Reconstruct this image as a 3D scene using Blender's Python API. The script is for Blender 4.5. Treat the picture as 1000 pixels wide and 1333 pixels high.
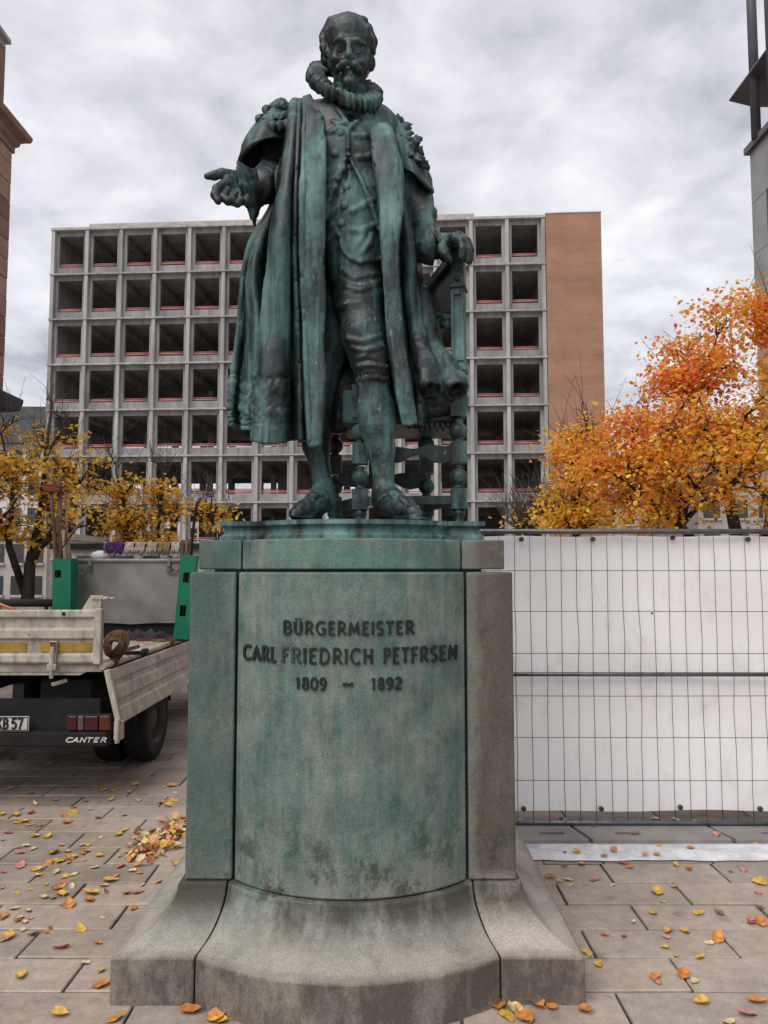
import bpy, math, random
import numpy as np
from mathutils import Vector, Matrix, Euler
for _o in list(bpy.data.objects): bpy.data.objects.remove(_o)
SC = bpy.context.scene
COL = SC.collection
R = math.radians
PI = math.pi

# ---------------------------------------------------------------- camera, sky, sun, exposure
F, CX, CY, TH, H = 1000.0, 500.0, 666.5, R(4.3), 1.65     # focal length in photo pixels, centre, pitch, eye height
cam_d = bpy.data.cameras.new('camera'); cam = bpy.data.objects.new('camera', cam_d); COL.objects.link(cam)
cam_d.sensor_fit = 'VERTICAL'; cam_d.sensor_height = 36; cam_d.lens = 36*F/1333
cam_d.clip_start = 0.05; cam_d.clip_end = 3000
cam.location = (0, 0, H); cam.rotation_euler = (PI/2+TH, 0, 0)
SC.camera = cam
SUN_EL, SUN_AZ = R(52), R(-142)          # azimuth from +Y (view direction), positive to the right
W = bpy.data.worlds.new('World'); SC.world = W; W.use_nodes = True
def build_world():
    nt = W.node_tree; nt.nodes.clear(); L = nt.links.new
    def n(t, **k):
        x = nt.nodes.new(t)
        for a, v in k.items(): setattr(x, a, v)
        return x
    out = n('ShaderNodeOutputWorld'); bg = n('ShaderNodeBackground'); bg.inputs[1].default_value = 0.1
    sky = n('ShaderNodeTexSky', sky_type='NISHITA', sun_disc=False)
    sky.sun_elevation = SUN_EL; sky.sun_rotation = SUN_AZ
    tc = n('ShaderNodeTexCoord'); sep = n('ShaderNodeSeparateXYZ'); L(tc.outputs['Generated'], sep.inputs[0])
    zz = n('ShaderNodeMath', operation='MAXIMUM'); L(sep.outputs[2], zz.inputs[0]); zz.inputs[1].default_value = 0.0
    za = n('ShaderNodeMath', operation='ADD'); L(zz.outputs[0], za.inputs[0]); za.inputs[1].default_value = 0.30
    dx = n('ShaderNodeMath', operation='DIVIDE'); L(sep.outputs[0], dx.inputs[0]); L(za.outputs[0], dx.inputs[1])
    dy = n('ShaderNodeMath', operation='DIVIDE'); L(sep.outputs[1], dy.inputs[0]); L(za.outputs[0], dy.inputs[1])
    cb = n('ShaderNodeCombineXYZ'); L(dx.outputs[0], cb.inputs[0]); L(dy.outputs[0], cb.inputs[1]); cb.inputs[2].default_value = 3.7
    mp = n('ShaderNodeMapping'); mp.inputs['Scale'].default_value = (1.15, 1.15, 1); L(cb.outputs[0], mp.inputs[0])
    n1 = n('ShaderNodeTexNoise'); n1.inputs['Scale'].default_value = 4.2; n1.inputs['Detail'].default_value = 6
    n1.inputs['Roughness'].default_value = 0.56; n1.inputs['Distortion'].default_value = 0.25; L(mp.outputs[0], n1.inputs['Vector'])
    n2 = n('ShaderNodeTexNoise'); n2.inputs['Scale'].default_value = 0.9; n2.inputs['Detail'].default_value = 3; L(mp.outputs[0], n2.inputs['Vector'])
    ad = n('ShaderNodeMath', operation='MULTIPLY_ADD'); L(n1.outputs[0], ad.inputs[0]); ad.inputs[1].default_value = 0.74
    ml = n('ShaderNodeMath', operation='MULTIPLY'); L(n2.outputs[0], ml.inputs[0]); ml.inputs[1].default_value = 0.26; L(ml.outputs[0], ad.inputs[2])
    cr = n('ShaderNodeValToRGB'); e = cr.color_ramp.elements
    e[0].position = 0.31; e[0].color = (0.335, 0.34, 0.39, 1); e[1].position = 0.66; e[1].color = (0.87, 0.87, 0.895, 1)
    q = e.new(0.42); q.color = (0.53, 0.53, 0.58, 1); q = e.new(0.53); q.color = (0.68, 0.677, 0.72, 1)
    L(ad.outputs[0], cr.inputs[0])
    sc = n('ShaderNodeVectorMath', operation='SCALE'); L(cr.outputs[0], sc.inputs[0]); sc.inputs['Scale'].default_value = 6.9
    mx = n('ShaderNodeMix', data_type='RGBA'); mx.inputs[0].default_value = 0.93
    L(sky.outputs[0], mx.inputs[6]); L(sc.outputs[0], mx.inputs[7])
    L(mx.outputs[2], bg.inputs[0]); L(bg.outputs[0], out.inputs[0])
build_world()
sun_d = bpy.data.lights.new('sun', 'SUN'); sun_d.energy = 1.5; sun_d.angle = R(45); sun_d.color = (1, 0.985, 0.95)
sun = bpy.data.objects.new('sun', sun_d); COL.objects.link(sun)
_sd = Vector((math.sin(SUN_AZ)*math.cos(SUN_EL), math.cos(SUN_AZ)*math.cos(SUN_EL), math.sin(SUN_EL)))
sun.rotation_euler = _sd.to_track_quat('Z', 'Y').to_euler(); sun.location = (0, 0, 40)
SC.view_settings.view_transform = 'Standard'; SC.view_settings.look = 'None'
SC.view_settings.gamma = 1; SC.view_settings.use_curve_mapping = False
SC.view_settings.exposure = 0.82
SC.render.engine = 'CYCLES'
try: SC.cycles.max_bounces = 8; SC.cycles.diffuse_bounces = 6
except Exception: pass

# ---------------------------------------------------------------- measuring helpers: photo pixel + distance -> metres
cT, sT = math.cos(TH), math.sin(TH)
def at(px, py, Y):
    u, v = (px-CX)/F, (CY-py)/F
    t = Y/(cT - v*sT)
    return Vector((u*t, Y, H + (sT+v*cT)*t))
def on_ground(px, py, z=0.0):
    u, v = (px-CX)/F, (CY-py)/F
    t = (z-H)/(sT+v*cT)
    return Vector((u*t, (cT-v*sT)*t, z))
def zat(py, Y): return at(CX, py, Y).z
def xat(px, z, Y): return (px-CX)/F*(Y*cT + (z-H)*sT)

# ---------------------------------------------------------------- object helpers
def tag(o, label=None, cat=None, group=None, kind=None):
    if label: o['label'] = label
    if cat: o['category'] = cat
    if group: o['group'] = group
    if kind: o['kind'] = kind
    return o
def thing(name, label, cat, loc=(0, 0, 0), rz=0, group=None):
    o = bpy.data.objects.new(name, None); COL.objects.link(o); o.empty_display_size = 0.2
    o.location = loc; o.rotation_euler = (0, 0, rz)
    return tag(o, label, cat, group)
def top_of(o):
    while o.parent: o = o.parent
    return o
def copy_tree(o, parent=None):
    c = o.copy(); COL.objects.link(c)
    if parent: c.parent = parent
    for ch in list(o.children): copy_tree(ch, c)
    return c
class MB:
    """collects shapes of one mesh object"""
    def __init__(s): s.v = []; s.f = []; s.sm = []; s.mi = []; s.cur = 0
    def add(s, vs, fs, smooth=False):
        b = len(s.v); s.v.extend([tuple(x) for x in vs])
        for f in fs: s.f.append([i+b for i in f]); s.sm.append(smooth); s.mi.append(s.cur)
        return s
    def box(s, lo, hi, M=None):
        x0, y0, z0 = lo; x1, y1, z1 = hi
        vs = [(x0,y0,z0),(x1,y0,z0),(x1,y1,z0),(x0,y1,z0),(x0,y0,z1),(x1,y0,z1),(x1,y1,z1),(x0,y1,z1)]
        if M is not None: vs = [M @ Vector(v) for v in vs]
        return s.add(vs, [(3,2,1,0),(4,5,6,7),(0,1,5,4),(1,2,6,5),(2,3,7,6),(3,0,4,7)])
    def bar(s, a, b, w, d, up=(0,0,1)):
        """box from a to b, w across, d along up"""
        a, b = Vector(a), Vector(b); t = (b-a).normalized(); u = Vector(up)
        r = t.cross(u)
        if r.length < 1e-4: r = t.cross(Vector((1,0,0)))
        r.normalize(); u = r.cross(t); vs = []
        for p in (a, b):
            for i, j in ((-1,-1),(1,-1),(1,1),(-1,1)): vs.append(p + r*w/2*i + u*d/2*j)
        return s.add(vs, [(3,2,1,0),(4,5,6,7),(0,1,5,4),(1,2,6,5),(2,3,7,6),(3,0,4,7)])
    def tube(s, pts, rad, n=8, cap=True, smooth=True):
        pts = [Vector(p) for p in pts]; m = len(pts)
        rs = rad if isinstance(rad, (list, tuple)) else [rad]*m
        vs = []; ref = None
        for i, p in enumerate(pts):
            t = (pts[min(i+1, m-1)] - pts[max(i-1, 0)])
            t = t.normalized() if t.length > 1e-9 else Vector((0,0,1))
            if ref is None: ref = Vector((1,0,0)) if abs(t.x) < 0.8 else Vector((0,1,0))
            a = (ref - t*ref.dot(t))
            a = a.normalized() if a.length > 1e-6 else t.orthogonal().normalized()
            ref = a; b = t.cross(a)
            for k in range(n):
                q = 2*PI*k/n; vs.append(p + (a*math.cos(q)+b*math.sin(q))*rs[i])
        fs = [(i*n+k, i*n+(k+1)%n, (i+1)*n+(k+1)%n, (i+1)*n+k) for i in range(m-1) for k in range(n)]
        s.add(vs, fs, smooth)
        if cap:
            b0 = len(s.v)-m*n
            s.f.append([b0+k for k in reversed(range(n))]); s.sm.append(False); s.mi.append(s.cur)
            s.f.append([b0+(m-1)*n+k for k in range(n)]); s.sm.append(False); s.mi.append(s.cur)
        return s
    def lathe(s, c, prof, n=20, axis=(0,0,1), smooth=True):
        """prof: list of (radius, height) along axis from c"""
        ax = Vector(axis).normalized(); q = Vector((0,0,1)).rotation_difference(ax); c = Vector(c); vs = []
        for r, h in prof:
            for k in range(n):
                a = 2*PI*k/n; vs.append(c + q @ Vector((r*math.cos(a), r*math.sin(a), h)))
        m = len(prof)
        fs = [(i*n+k, i*n+(k+1)%n, (i+1)*n+(k+1)%n, (i+1)*n+k) for i in range(m-1) for k in range(n)]
        s.add(vs, fs, smooth); b0 = len(s.v)-m*n
        s.f.append([b0+k for k in reversed(range(n))]); s.sm.append(False); s.mi.append(s.cur)
        s.f.append([b0+(m-1)*n+k for k in range(n)]); s.sm.append(False); s.mi.append(s.cur)
        return s
    def prism(s, poly, lo, hi, f=lambda u, v, w: (u, v, w), smooth=False):
        """poly of (u,v), swept w from lo to hi, mapped through f"""
        m = len(poly); vs = [f(u, v, lo) for u, v in poly] + [f(u, v, hi) for u, v in poly]
        fs = [tuple(reversed(range(m))), tuple(range(m, 2*m))] + [(i, (i+1)%m, m+(i+1)%m, m+i) for i in range(m)]
        return s.add(vs, fs, smooth)
    def grid(s, P, smooth=True, close_u=False):
        """P[i][j] points"""
        m, n = len(P), len(P[0]); vs = [p for row in P for p in row]
        nn = n if close_u else n-1
        fs = [(i*n+j, i*n+(j+1)%n, (i+1)*n+(j+1)%n, (i+1)*n+j) for i in range(m-1) for j in range(nn)]
        return s.add(vs, fs, smooth)
    def ball(s, c, r, n=10, m=7, sq=(1,1,1)):
        c = Vector(c)
        P = [[c + Vector((r*sq[0]*math.sin(PI*i/m)*math.cos(2*PI*k/n), r*sq[1]*math.sin(PI*i/m)*math.sin(2*PI*k/n), -r*sq[2]*math.cos(PI*i/m))) for k in range(n)] for i in range(m+1)]
        return s.grid(P, True, True)
    def mesh(s, name, off=None):
        me = bpy.data.meshes.new(name)
        vs = s.v if off is None else [(a-off[0], b-off[1], c-off[2]) for a, b, c in s.v]
        me.from_pydata(vs, [], s.f); me.polygons.foreach_set('use_smooth', s.sm)
        if any(s.mi): me.polygons.foreach_set('material_index', s.mi)
        me.update(); return me
    def build(s, name, m, parent=None, local=False, bevel=0, seg=2):
        off = None
        if parent is not None and not local: off = top_of(parent).location
        me = s.mesh(name, off)
        return place(name, me, m, parent, bevel=bevel, seg=seg)
def place(name, me, m=None, parent=None, loc=(0,0,0), rot=(0,0,0), bevel=0, seg=2):
    o = bpy.data.objects.new(name, me); COL.objects.link(o); o.location = loc; o.rotation_euler = rot
    if m is not None and not me.materials:
        for q in (m if isinstance(m, (list, tuple)) else [m]): me.materials.append(q)
    if parent is not None: o.parent = parent
    if bevel:
        b = o.modifiers.new('bevel', 'BEVEL'); b.width = bevel; b.segments = seg; b.limit_method = 'ANGLE'; b.angle_limit = R(40)
        b.harden_normals = False
    return o
def mesh_np(name, V, Fc, smooth=True):
    me = bpy.data.meshes.new(name); V = np.asarray(V, np.float32); Fc = np.asarray(Fc, np.int32); k = Fc.shape[1]
    me.vertices.add(len(V)); me.vertices.foreach_set('co', V.ravel())
    me.loops.add(Fc.size); me.loops.foreach_set('vertex_index', Fc.ravel())
    me.polygons.add(len(Fc)); me.polygons.foreach_set('loop_start', np.arange(0, Fc.size, k, dtype=np.int32))
    me.polygons.foreach_set('use_smooth', np.full(len(Fc), smooth))
    me.update(calc_edges=True); me.validate(); return me

# ---------------------------------------------------------------- materials
class Mat:
    """tiny node DSL"""
    def __init__(s, name, rough=0.8, spec=0.3, metal=0.0):
        s.m = bpy.data.materials.new(name); s.m.use_nodes = True; s.nt = s.m.node_tree
        s.b = s.nt.nodes['Principled BSDF']; s.b.inputs['Roughness'].default_value = rough
        s.b.inputs['Specular IOR Level'].default_value = spec; s.b.inputs['Metallic'].default_value = metal
        s._pos = None
    def n(s, t, **k):
        x = s.nt.nodes.new(t)
        for a, v in k.items(): setattr(x, a, v)
        return x
    def set(s, inp, v):
        if hasattr(v, 'is_linked'): s.nt.links.new(v, inp)
        elif isinstance(v, (tuple, list)): inp.default_value = (tuple(v)+(1,))[:4] if inp.type == 'RGBA' else v
        else: inp.default_value = v
    @property
    def pos(s):
        if s._pos is None: s._pos = s.n('ShaderNodeNewGeometry').outputs['Position']
        return s._pos
    def mapped(s, scale=(1,1,1), loc=(0,0,0), src=None, rot=(0,0,0)):
        mp = s.n('ShaderNodeMapping'); mp.inputs['Scale'].default_value = scale; mp.inputs['Location'].default_value = loc
        mp.inputs['Rotation'].default_value = rot
        s.set(mp.inputs[0], src if src is not None else s.pos); return mp.outputs[0]
    def noise(s, scale, detail=4, rough=0.55, vec=None, dist=0):
        x = s.n('ShaderNodeTexNoise'); x.inputs['Scale'].default_value = scale; x.inputs['Detail'].default_value = detail
        x.inputs['Roughness'].default_value = rough; x.inputs['Distortion'].default_value = dist
        s.set(x.inputs['Vector'], vec if vec is not None else s.pos); return x.outputs[0]
    def voro(s, scale, vec=None, feature='F1', out=0):
        x = s.n('ShaderNodeTexVoronoi', feature=feature); x.inputs['Scale'].default_value = scale
        s.set(x.inputs['Vector'], vec if vec is not None else s.pos); return x.outputs[out]
    def ramp(s, v, stops, interp='LINEAR'):
        x = s.n('ShaderNodeValToRGB'); cr = x.color_ramp; cr.interpolation = interp
        while len(cr.elements) < len(stops): cr.elements.new(0.5)
        for e, (p, c) in zip(cr.elements, stops):
            e.position = p; e.color = (c, c, c, 1) if isinstance(c, (int, float)) else (tuple(c)+(1,))[:4]
        s.set(x.inputs[0], v); return x.outputs[0]
    def mix(s, f, a, b, mode='MIX'):
        x = s.n('ShaderNodeMix', data_type='RGBA', blend_type=mode); s.set(x.inputs[0], f); s.set(x.inputs[6], a); s.set(x.inputs[7], b)
        return x.outputs[2]
    def math(s, op, a, b=0.0, c=0.0, clamp=False):
        x = s.n('ShaderNodeMath', operation=op, use_clamp=clamp); s.set(x.inputs[0], a); s.set(x.inputs[1], b); s.set(x.inputs[2], c)
        return x.outputs[0]
    def xyz(s, src=None):
        x = s.n('ShaderNodeSeparateXYZ'); s.set(x.inputs[0], src if src is not None else s.pos); return x.outputs
    def lin(s, v, a, b, clamp=True):
        """0 at a, 1 at b, linear"""
        x = s.n('ShaderNodeMapRange', clamp=clamp); s.set(x.inputs[0], v); x.inputs[1].default_value = a; x.inputs[2].default_value = b
        return x.outputs[0]
    def rnd(s): return s.n('ShaderNodeObjectInfo').outputs['Random']
    def col(s, c): s.set(s.b.inputs['Base Color'], c); return s
    def rough(s, c): s.set(s.b.inputs['Roughness'], c); return s
    def bump(s, h, strength=0.3, dist=0.01):
        x = s.n('ShaderNodeBump'); x.inputs['Strength'].default_value = strength; x.inputs['Distance'].default_value = dist
        s.set(x.inputs['Height'], h); s.nt.links.new(x.outputs[0], s.b.inputs['Normal']); return s
def simple(name, c1, c2=None, scale=8, rough=0.7, spec=0.3, metal=0, bump=0.0, detail=5, stretch=(1,1,1), lo=0.35, hi=0.65, bscale=None, bdist=0.004):
    m = Mat(name, rough, spec, metal)
    if c2 is None: c2 = tuple(x*0.7 for x in c1)
    nz = m.noise(scale, detail, 0.6, m.mapped(stretch))
    m.col(m.ramp(nz, [(lo, c2), (hi, c1)]))
    if bump: m.bump(m.noise(bscale or scale*6, 4), bump, bdist)
    return m.m
# ================================================================ materials of the setting
def m_paving():
    m = Mat('paving_stone', 0.75, 0.45)
    r = m.rnd()
    base = m.ramp(r, [(0.0, (0.29, 0.225, 0.18)), (0.35, (0.37, 0.295, 0.24)), (0.7, (0.42, 0.335, 0.275)), (1.0, (0.33, 0.275, 0.235))])
    big = m.ramp(m.noise(2.2, 5, 0.6), [(0.3, 0.72), (0.7, 1.12)])
    fine = m.ramp(m.noise(140, 5, 0.8), [(0.3, 0.72), (0.7, 1.2)]); grit = m.ramp(m.noise(17, 6, 0.75), [(0.35, 0.8), (0.65, 1.1)]); fine = m.mix(1, fine, grit, 'MULTIPLY')
    c = m.mix(1, base, big, 'MULTIPLY'); c = m.mix(1, c, fine, 'MULTIPLY')
    spot = m.ramp(m.noise(5.5, 2, 0.4, m.mapped((1,1,1), (7,3,0))), [(0.66, 0), (0.74, 1)])
    c = m.mix(m.math('MULTIPLY', spot, 0.45), c, (0.08, 0.066, 0.058))
    m.col(c); m.rough(m.ramp(m.noise(3, 4), [(0.35, 0.42), (0.65, 0.72)]))
    m.bump(m.noise(110, 5, 0.7), 0.25, 0.004); return m.m
def m_joint():
    m = Mat('mossy_joint', 0.95, 0.1)
    m.col(m.ramp(m.noise(3.5, 5, 0.7), [(0.38, (0.022, 0.018, 0.015)), (0.52, (0.03, 0.034, 0.017)), (0.68, (0.038, 0.06, 0.018))]))
    m.bump(m.noise(150, 4), 0.6, 0.01); return m.m
def m_ground():
    m = Mat('far_paving', 0.85, 0.2)
    b = m.n('ShaderNodeTexBrick'); b.inputs['Scale'].default_value = 1; b.inputs['Brick Width'].default_value = 0.62
    b.inputs['Row Height'].default_value = 0.262; b.inputs['Mortar Size'].default_value = 0.006
    b.inputs['Color1'].default_value = (0.33, 0.26, 0.22, 1); b.inputs['Color2'].default_value = (0.28, 0.22, 0.19, 1)
    b.inputs['Mortar'].default_value = (0.04, 0.045, 0.025, 1); m.set(b.inputs['Vector'], m.pos)
    m.col(m.mix(1, b.outputs[0], m.ramp(m.noise(2, 5), [(0.3, 0.75), (0.7, 1.1)]), 'MULTIPLY')); return m.m
M_PAVE, M_JOINT, M_FAR = m_paving(), m_joint(), m_ground()

def m_pedestal():
    """weathered stone stained green by bronze run-off"""
    m = Mat('stained_stone', 0.85, 0.25)
    X, Y, Z = m.xyz()
    stone = m.ramp(m.noise(3, 5, 0.6), [(0.3, (0.31, 0.265, 0.22)), (0.7, (0.46, 0.405, 0.345))])
    green = m.ramp(m.noise(5.5, 8, 0.74), [(0.30, (0.044, 0.088, 0.076)), (0.45, (0.080, 0.140, 0.122)), (0.57, (0.116, 0.178, 0.156)), (0.72, (0.195, 0.235, 0.207))])
    # copper run-off: strongest on the middle stone and the left pilaster, weak on the right pilaster, fading over the foot
    wob = m.math('MULTIPLY_ADD', m.noise(2.6, 4, 0.6), 0.5, -0.25)
    xs = m.math('ADD', X, m.math('MULTIPLY', wob, 0.35))
    gx = m.math('SUBTRACT', 1.0, m.lin(xs, 0.33, 0.45))
    zs = m.math('ADD', Z, wob)
    gz = m.lin(zs, 0.08, 0.52)
    streak = m.math('MULTIPLY', m.ramp(m.noise(6, 6, 0.7, m.mapped((1, 1, 0.45), rot=(0, R(25), 0))), [(0.30, 0.7), (0.55, 1.0)]), m.ramp(m.noise(26, 5, 0.7, m.mapped((1, 1, 0.10))), [(0.30, 0.75), (0.55, 1.0)]))
    capg = m.lin(Z, 1.62, 1.68)
    gxx = m.math('MAXIMUM', gx, m.math('MULTIPLY', capg, m.ramp(m.noise(3, 3), [(0.4, 0.2), (0.6, 0.75)])))
    g = m.math('MULTIPLY', m.math('MULTIPLY', gxx, gz), streak)
    c = m.mix(g, stone, green)
    # brown-grey grime on the right pilaster
    grime = m.math('MULTIPLY', m.lin(xs, 0.34, 0.42), m.math('MULTIPLY', m.lin(Z, 0.34, 0.42), 0.92))
    c = m.mix(grime, c, m.ramp(m.noise(6, 5, 0.7, m.mapped((1, 1, 0.3))), [(0.3, (0.058, 0.048, 0.039)), (0.7, (0.135, 0.112, 0.09))]))
    lp = m.math('SUBTRACT', 1.0, m.lin(xs, -0.66, -0.60)); lp = m.math('MULTIPLY', lp, m.lin(Z, 0.34, 0.40))
    c = m.mix(m.math('MULTIPLY', lp, 0.55), c, (0.062, 0.095, 0.083))
    # bright copper green along the cap course
    c = m.mix(m.math('MULTIPLY', m.math('MULTIPLY', capg, m.ramp(m.noise(3.2, 4, 0.6, m.mapped((1, 1, 2))), [(0.42, 0.0), (0.62, 1.0)])), 0.8), c, (0.10, 0.235, 0.185))
    # algae and wet stains with shapes of their own
    al = m.ramp(m.noise(8, 8, 0.78, m.mapped((1, 1, 0.7), (3, 0, 0))), [(0.50, 0), (0.60, 1)])
    al = m.math('MULTIPLY', al, m.math('MULTIPLY', m.lin(Z, 0.78, 0.45), m.math('MULTIPLY_ADD', m.lin(Z, 0.33, 0.37), 0.75, 0.25)))
    c = m.mix(m.math('MULTIPLY', al, 0.85), c, (0.04, 0.052, 0.028))
    wet = m.ramp(m.noise(4.2, 5, 0.65, m.mapped((1, 1, 0.25), (11, 0, 0))), [(0.36, 0), (0.52, 1)])
    wet = m.math('MULTIPLY', wet, m.math('MULTIPLY', m.lin(Z, 0.21, 0.31), m.lin(Z, 0.385, 0.372)))
    c = m.mix(m.math('MULTIPLY', wet, 0.9), c, (0.06, 0.055, 0.04))
    low = m.ramp(m.noise(5, 6, 0.7, m.mapped((1, 1, 0.5), (5, 0, 0))), [(0.28, 0), (0.56, 1)])
    c = m.mix(m.math('MULTIPLY', m.math('MULTIPLY', low, m.lin(Z, 0.185, 0.165)), 0.88), c, (0.075, 0.062, 0.052))
    # dark blotches
    bl = m.ramp(m.noise(8, 7, 0.78), [(0.55, 0), (0.70, 1)])
    c = m.mix(m.math('MULTIPLY', bl, m.math('MULTIPLY_ADD', m.lin(Z, 0.3, 0.4), 0.4, 0.15)), c, (0.04, 0.055, 0.05))
    grain = m.ramp(m.noise(190, 4, 0.85), [(0.30, 0.5), (0.50, 1.0), (0.70, 1.4)])
    c = m.mix(1, c, grain, 'MULTIPLY')
    pits = m.ramp(m.voro(75), [(0.0, 1.0), (0.22, 0.0)])
    pm = m.math('MULTIPLY', pits, m.ramp(m.noise(6, 4), [(0.42, 0), (0.56, 1)]))
    c = m.mix(m.math('MULTIPLY', pm, 0.75), c, (0.025, 0.03, 0.027))
    m.col(c)
    hh = m.math('SUBTRACT', m.math('ADD', m.noise(170, 5, 0.75), m.math('MULTIPLY', m.noise(14, 4), 0.8)), m.math('MULTIPLY', pm, 0.7))
    m.bump(hh, 0.45, 0.006); return m.m
M_PED = m_pedestal()
M_GROOVE = simple('dark_joint_mortar', (0.09, 0.125, 0.11), (0.05, 0.07, 0.06), 20, 0.95)
M_LETTER = simple('dark_bronze_letter', (0.02, 0.026, 0.024), (0.011, 0.013, 0.012), 30, 0.6)

# ================================================================ ground
SLAB_W, SLAB_D, SLAB_Y0 = 0.62, 0.262, 3.15
K0, K1 = -5, 24
jb = MB(); jb.box((-6.2, SLAB_Y0+K0*SLAB_D, -0.04), (6.2, SLAB_Y0+K1*SLAB_D, -0.018)); ROWX = {}
bed = jb.build('pavement', M_JOINT); tag(bed, kind='structure')
rs = random.Random(5)
slab_meshes = []
for i in range(6):
    b = MB(); w, d = SLAB_W/2-0.0055, SLAB_D/2-0.005
    b.box((-w, -d, -0.045), (w, d, 0.0)); slab_meshes.append(b.mesh('slab'))
PX0 = -0.139
for k in range(K0, K1):
    y = SLAB_Y0 + (k+0.5)*SLAB_D
    ph = 1.217 if k % 2 == 0 else 0.907
    lim = 0.52*max(y, 2.4)+0.75
    n0 = int((-lim-ph)/SLAB_W)-1
    for j in range(n0, n0+40):
        x = ph + (j+0.5)*SLAB_W
        if x < -lim or x > lim or y < 2.0: continue
        if abs(x-PX0) < 0.907-SLAB_W/2+0.02 and 3.3 < y < 4.7: continue
        if x > 0.6 and 4.5 < y < 5.28: continue
        if y > 6.0 and x > -0.4: continue
        q_ = ROWX.setdefault(k, [x-.31, x+.31]); q_[0] = min(q_[0], x-.31); q_[1] = max(q_[1], x+.31)
        o = place('slab', slab_meshes[rs.randrange(6)], M_PAVE, bed, (x, y, rs.uniform(-0.003, 0.002)),
                  (rs.gauss(0, 0.004), rs.gauss(0, 0.003), rs.gauss(0, 0.004)), bevel=0.004, seg=1)

# the square beyond the slabs, laid flush round them
g = MB(); GZ = -0.003
def gq(x0, y0, x1, y1, z=GZ): g.add([(x0, y0, z), (x1, y0, z), (x1, y1, z), (x0, y1, z)], [(0, 1, 2, 3)])
ya_, yb_ = SLAB_Y0+min(ROWX)*SLAB_D, SLAB_Y0+(max(ROWX)+1)*SLAB_D
gq(-400, -200, 400, ya_); gq(-400, yb_, 400, 900)
for k, (x0, x1) in ROWX.items():
    y0 = SLAB_Y0+k*SLAB_D; gq(-400, y0, x0, y0+SLAB_D); gq(x1, y0, 400, y0+SLAB_D)
gq(.50, 4.49, 6.2, 5.29, GZ-.004)
gr = g.build('ground', M_FAR); tag(gr, kind='structure')
# ================================================================ pedestal
PZ0, PZ1, PZ2, PZ3, PZ4 = 0.177, 0.369, 1.65, 1.777, 1.86
YB = 4.62
ped = thing('stone_pedestal', 'green stained stone pedestal with bowed front and raised name lettering', 'pedestal', (PX0, 3.95, 0))
def plan(Wd, Yf, a, sag, which, n=18, back=YB, jt=0.0028):
    """outline of one of the three stones of a course, in plan, counter-clockwise from the front left"""
    r = (a*a+sag*sag)/(2*sag); cy = Yf-sag+r; t = math.asin(min(1, a/r))
    if which == 0: return [(PX0-Wd, Yf), (PX0-a-jt, Yf), (PX0-a-jt, back), (PX0-Wd, back)]
    if which == 2: return [(PX0+a+jt, Yf), (PX0+Wd, Yf), (PX0+Wd, back), (PX0+a+jt, back)]
    arc = [(PX0+r*math.sin(q), cy-r*math.cos(q)) for q in np.linspace(-t, t, n)]
    arc[0] = (PX0-a+jt, arc[0][1]); arc[-1] = (PX0+a-jt, arc[-1][1])
    return arc + [(PX0+a-jt, back), (PX0-a+jt, back)]
def stack(levels, which):
    """levels: list of (z, Wd, Yf, a, sag, back) lofted into one stone"""
    b = MB(); rows = []
    for (z, Wd, Yf, a, sag, bk) in levels:
        rows.append([(x, y, z) for x, y in plan(Wd, Yf, a, sag, which, back=bk)])
    n = len(rows[0]); vs = [p for r_ in rows for p in r_]; m = len(rows)
    fs = [(i*n+k, i*n+(k+1)%n, (i+1)*n+(k+1)%n, (i+1)*n+k) for i in range(m-1) for k in range(n)]
    fs.append(tuple(reversed(range(n)))); fs.append(tuple((m-1)*n+k for k in range(n)))
    b.add(vs, fs); return b
foot = [(-0.04, .907, 3.054, .584, .19, YB+.22), (PZ0-0.012, .907, 3.054, .584, .19, YB+.22), (PZ0, .897, 3.064, .580, .19, YB+.21)]
for i in range(1, 13):
    q = i/12*PI/2; s_ = math.sin(q); h_ = .62*(1-math.cos(q))+.38*math.sin(q)**2*.55+.38*.45*math.sin(q)
    L_ = lambda a, b: a+(b-a)*s_
    foot.append((PZ0+(PZ1-0.012-PZ0)*h_, L_(.897, .707), L_(3.064, 3.254), L_(.580, .505), L_(.19, .20), YB+.21-.19*s_))
foot.append((PZ1, .705, 3.256, .505, .20, YB+.02))
for w_ in range(3):
    o = stack(foot, w_).build('base_stone', M_PED, ped, bevel=0.006)
die = [(PZ1+0.003, .685, 3.276, .487, .20, YB), (PZ2-0.01, .685, 3.276, .487, .20, YB)]
for w_ in range(3):
    dd = die if w_ != 1 else [(z, W_, yf-0.0, a-.006, sg, bk) for z, W_, yf, a, sg, bk in die]
    stack(dd, w_).build('pilaster' if w_ != 1 else 'front_stone', M_PED, ped, bevel=0.008)
cap = [(PZ2+.002, .655, 3.300, .470, .20, YB-.03), (PZ3, .655, 3.300, .470, .20, YB-.03)]
for w_ in range(3): stack(cap, w_).build('cap_stone', M_PED, ped, bevel=0.006)
# recessed mortar core, seen only in the joints
core = [(0.0, .56, 3.10, .55, .17, YB+.1), (0.15, .56, 3.12, .55, .17, YB+.1), (0.19, .56, 3.30, .50, .16, YB-.1), (PZ1-.02, .56, 3.33, .47, .19, YB-.1), (PZ3-.03, .56, 3.33, .47, .19, YB-.1)]
cb = MB()
for w_ in range(3):
    t_ = stack(core, w_); cb.add(t_.v, t_.f)
cb.build('mortar', M_GROOVE, ped)

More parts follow.
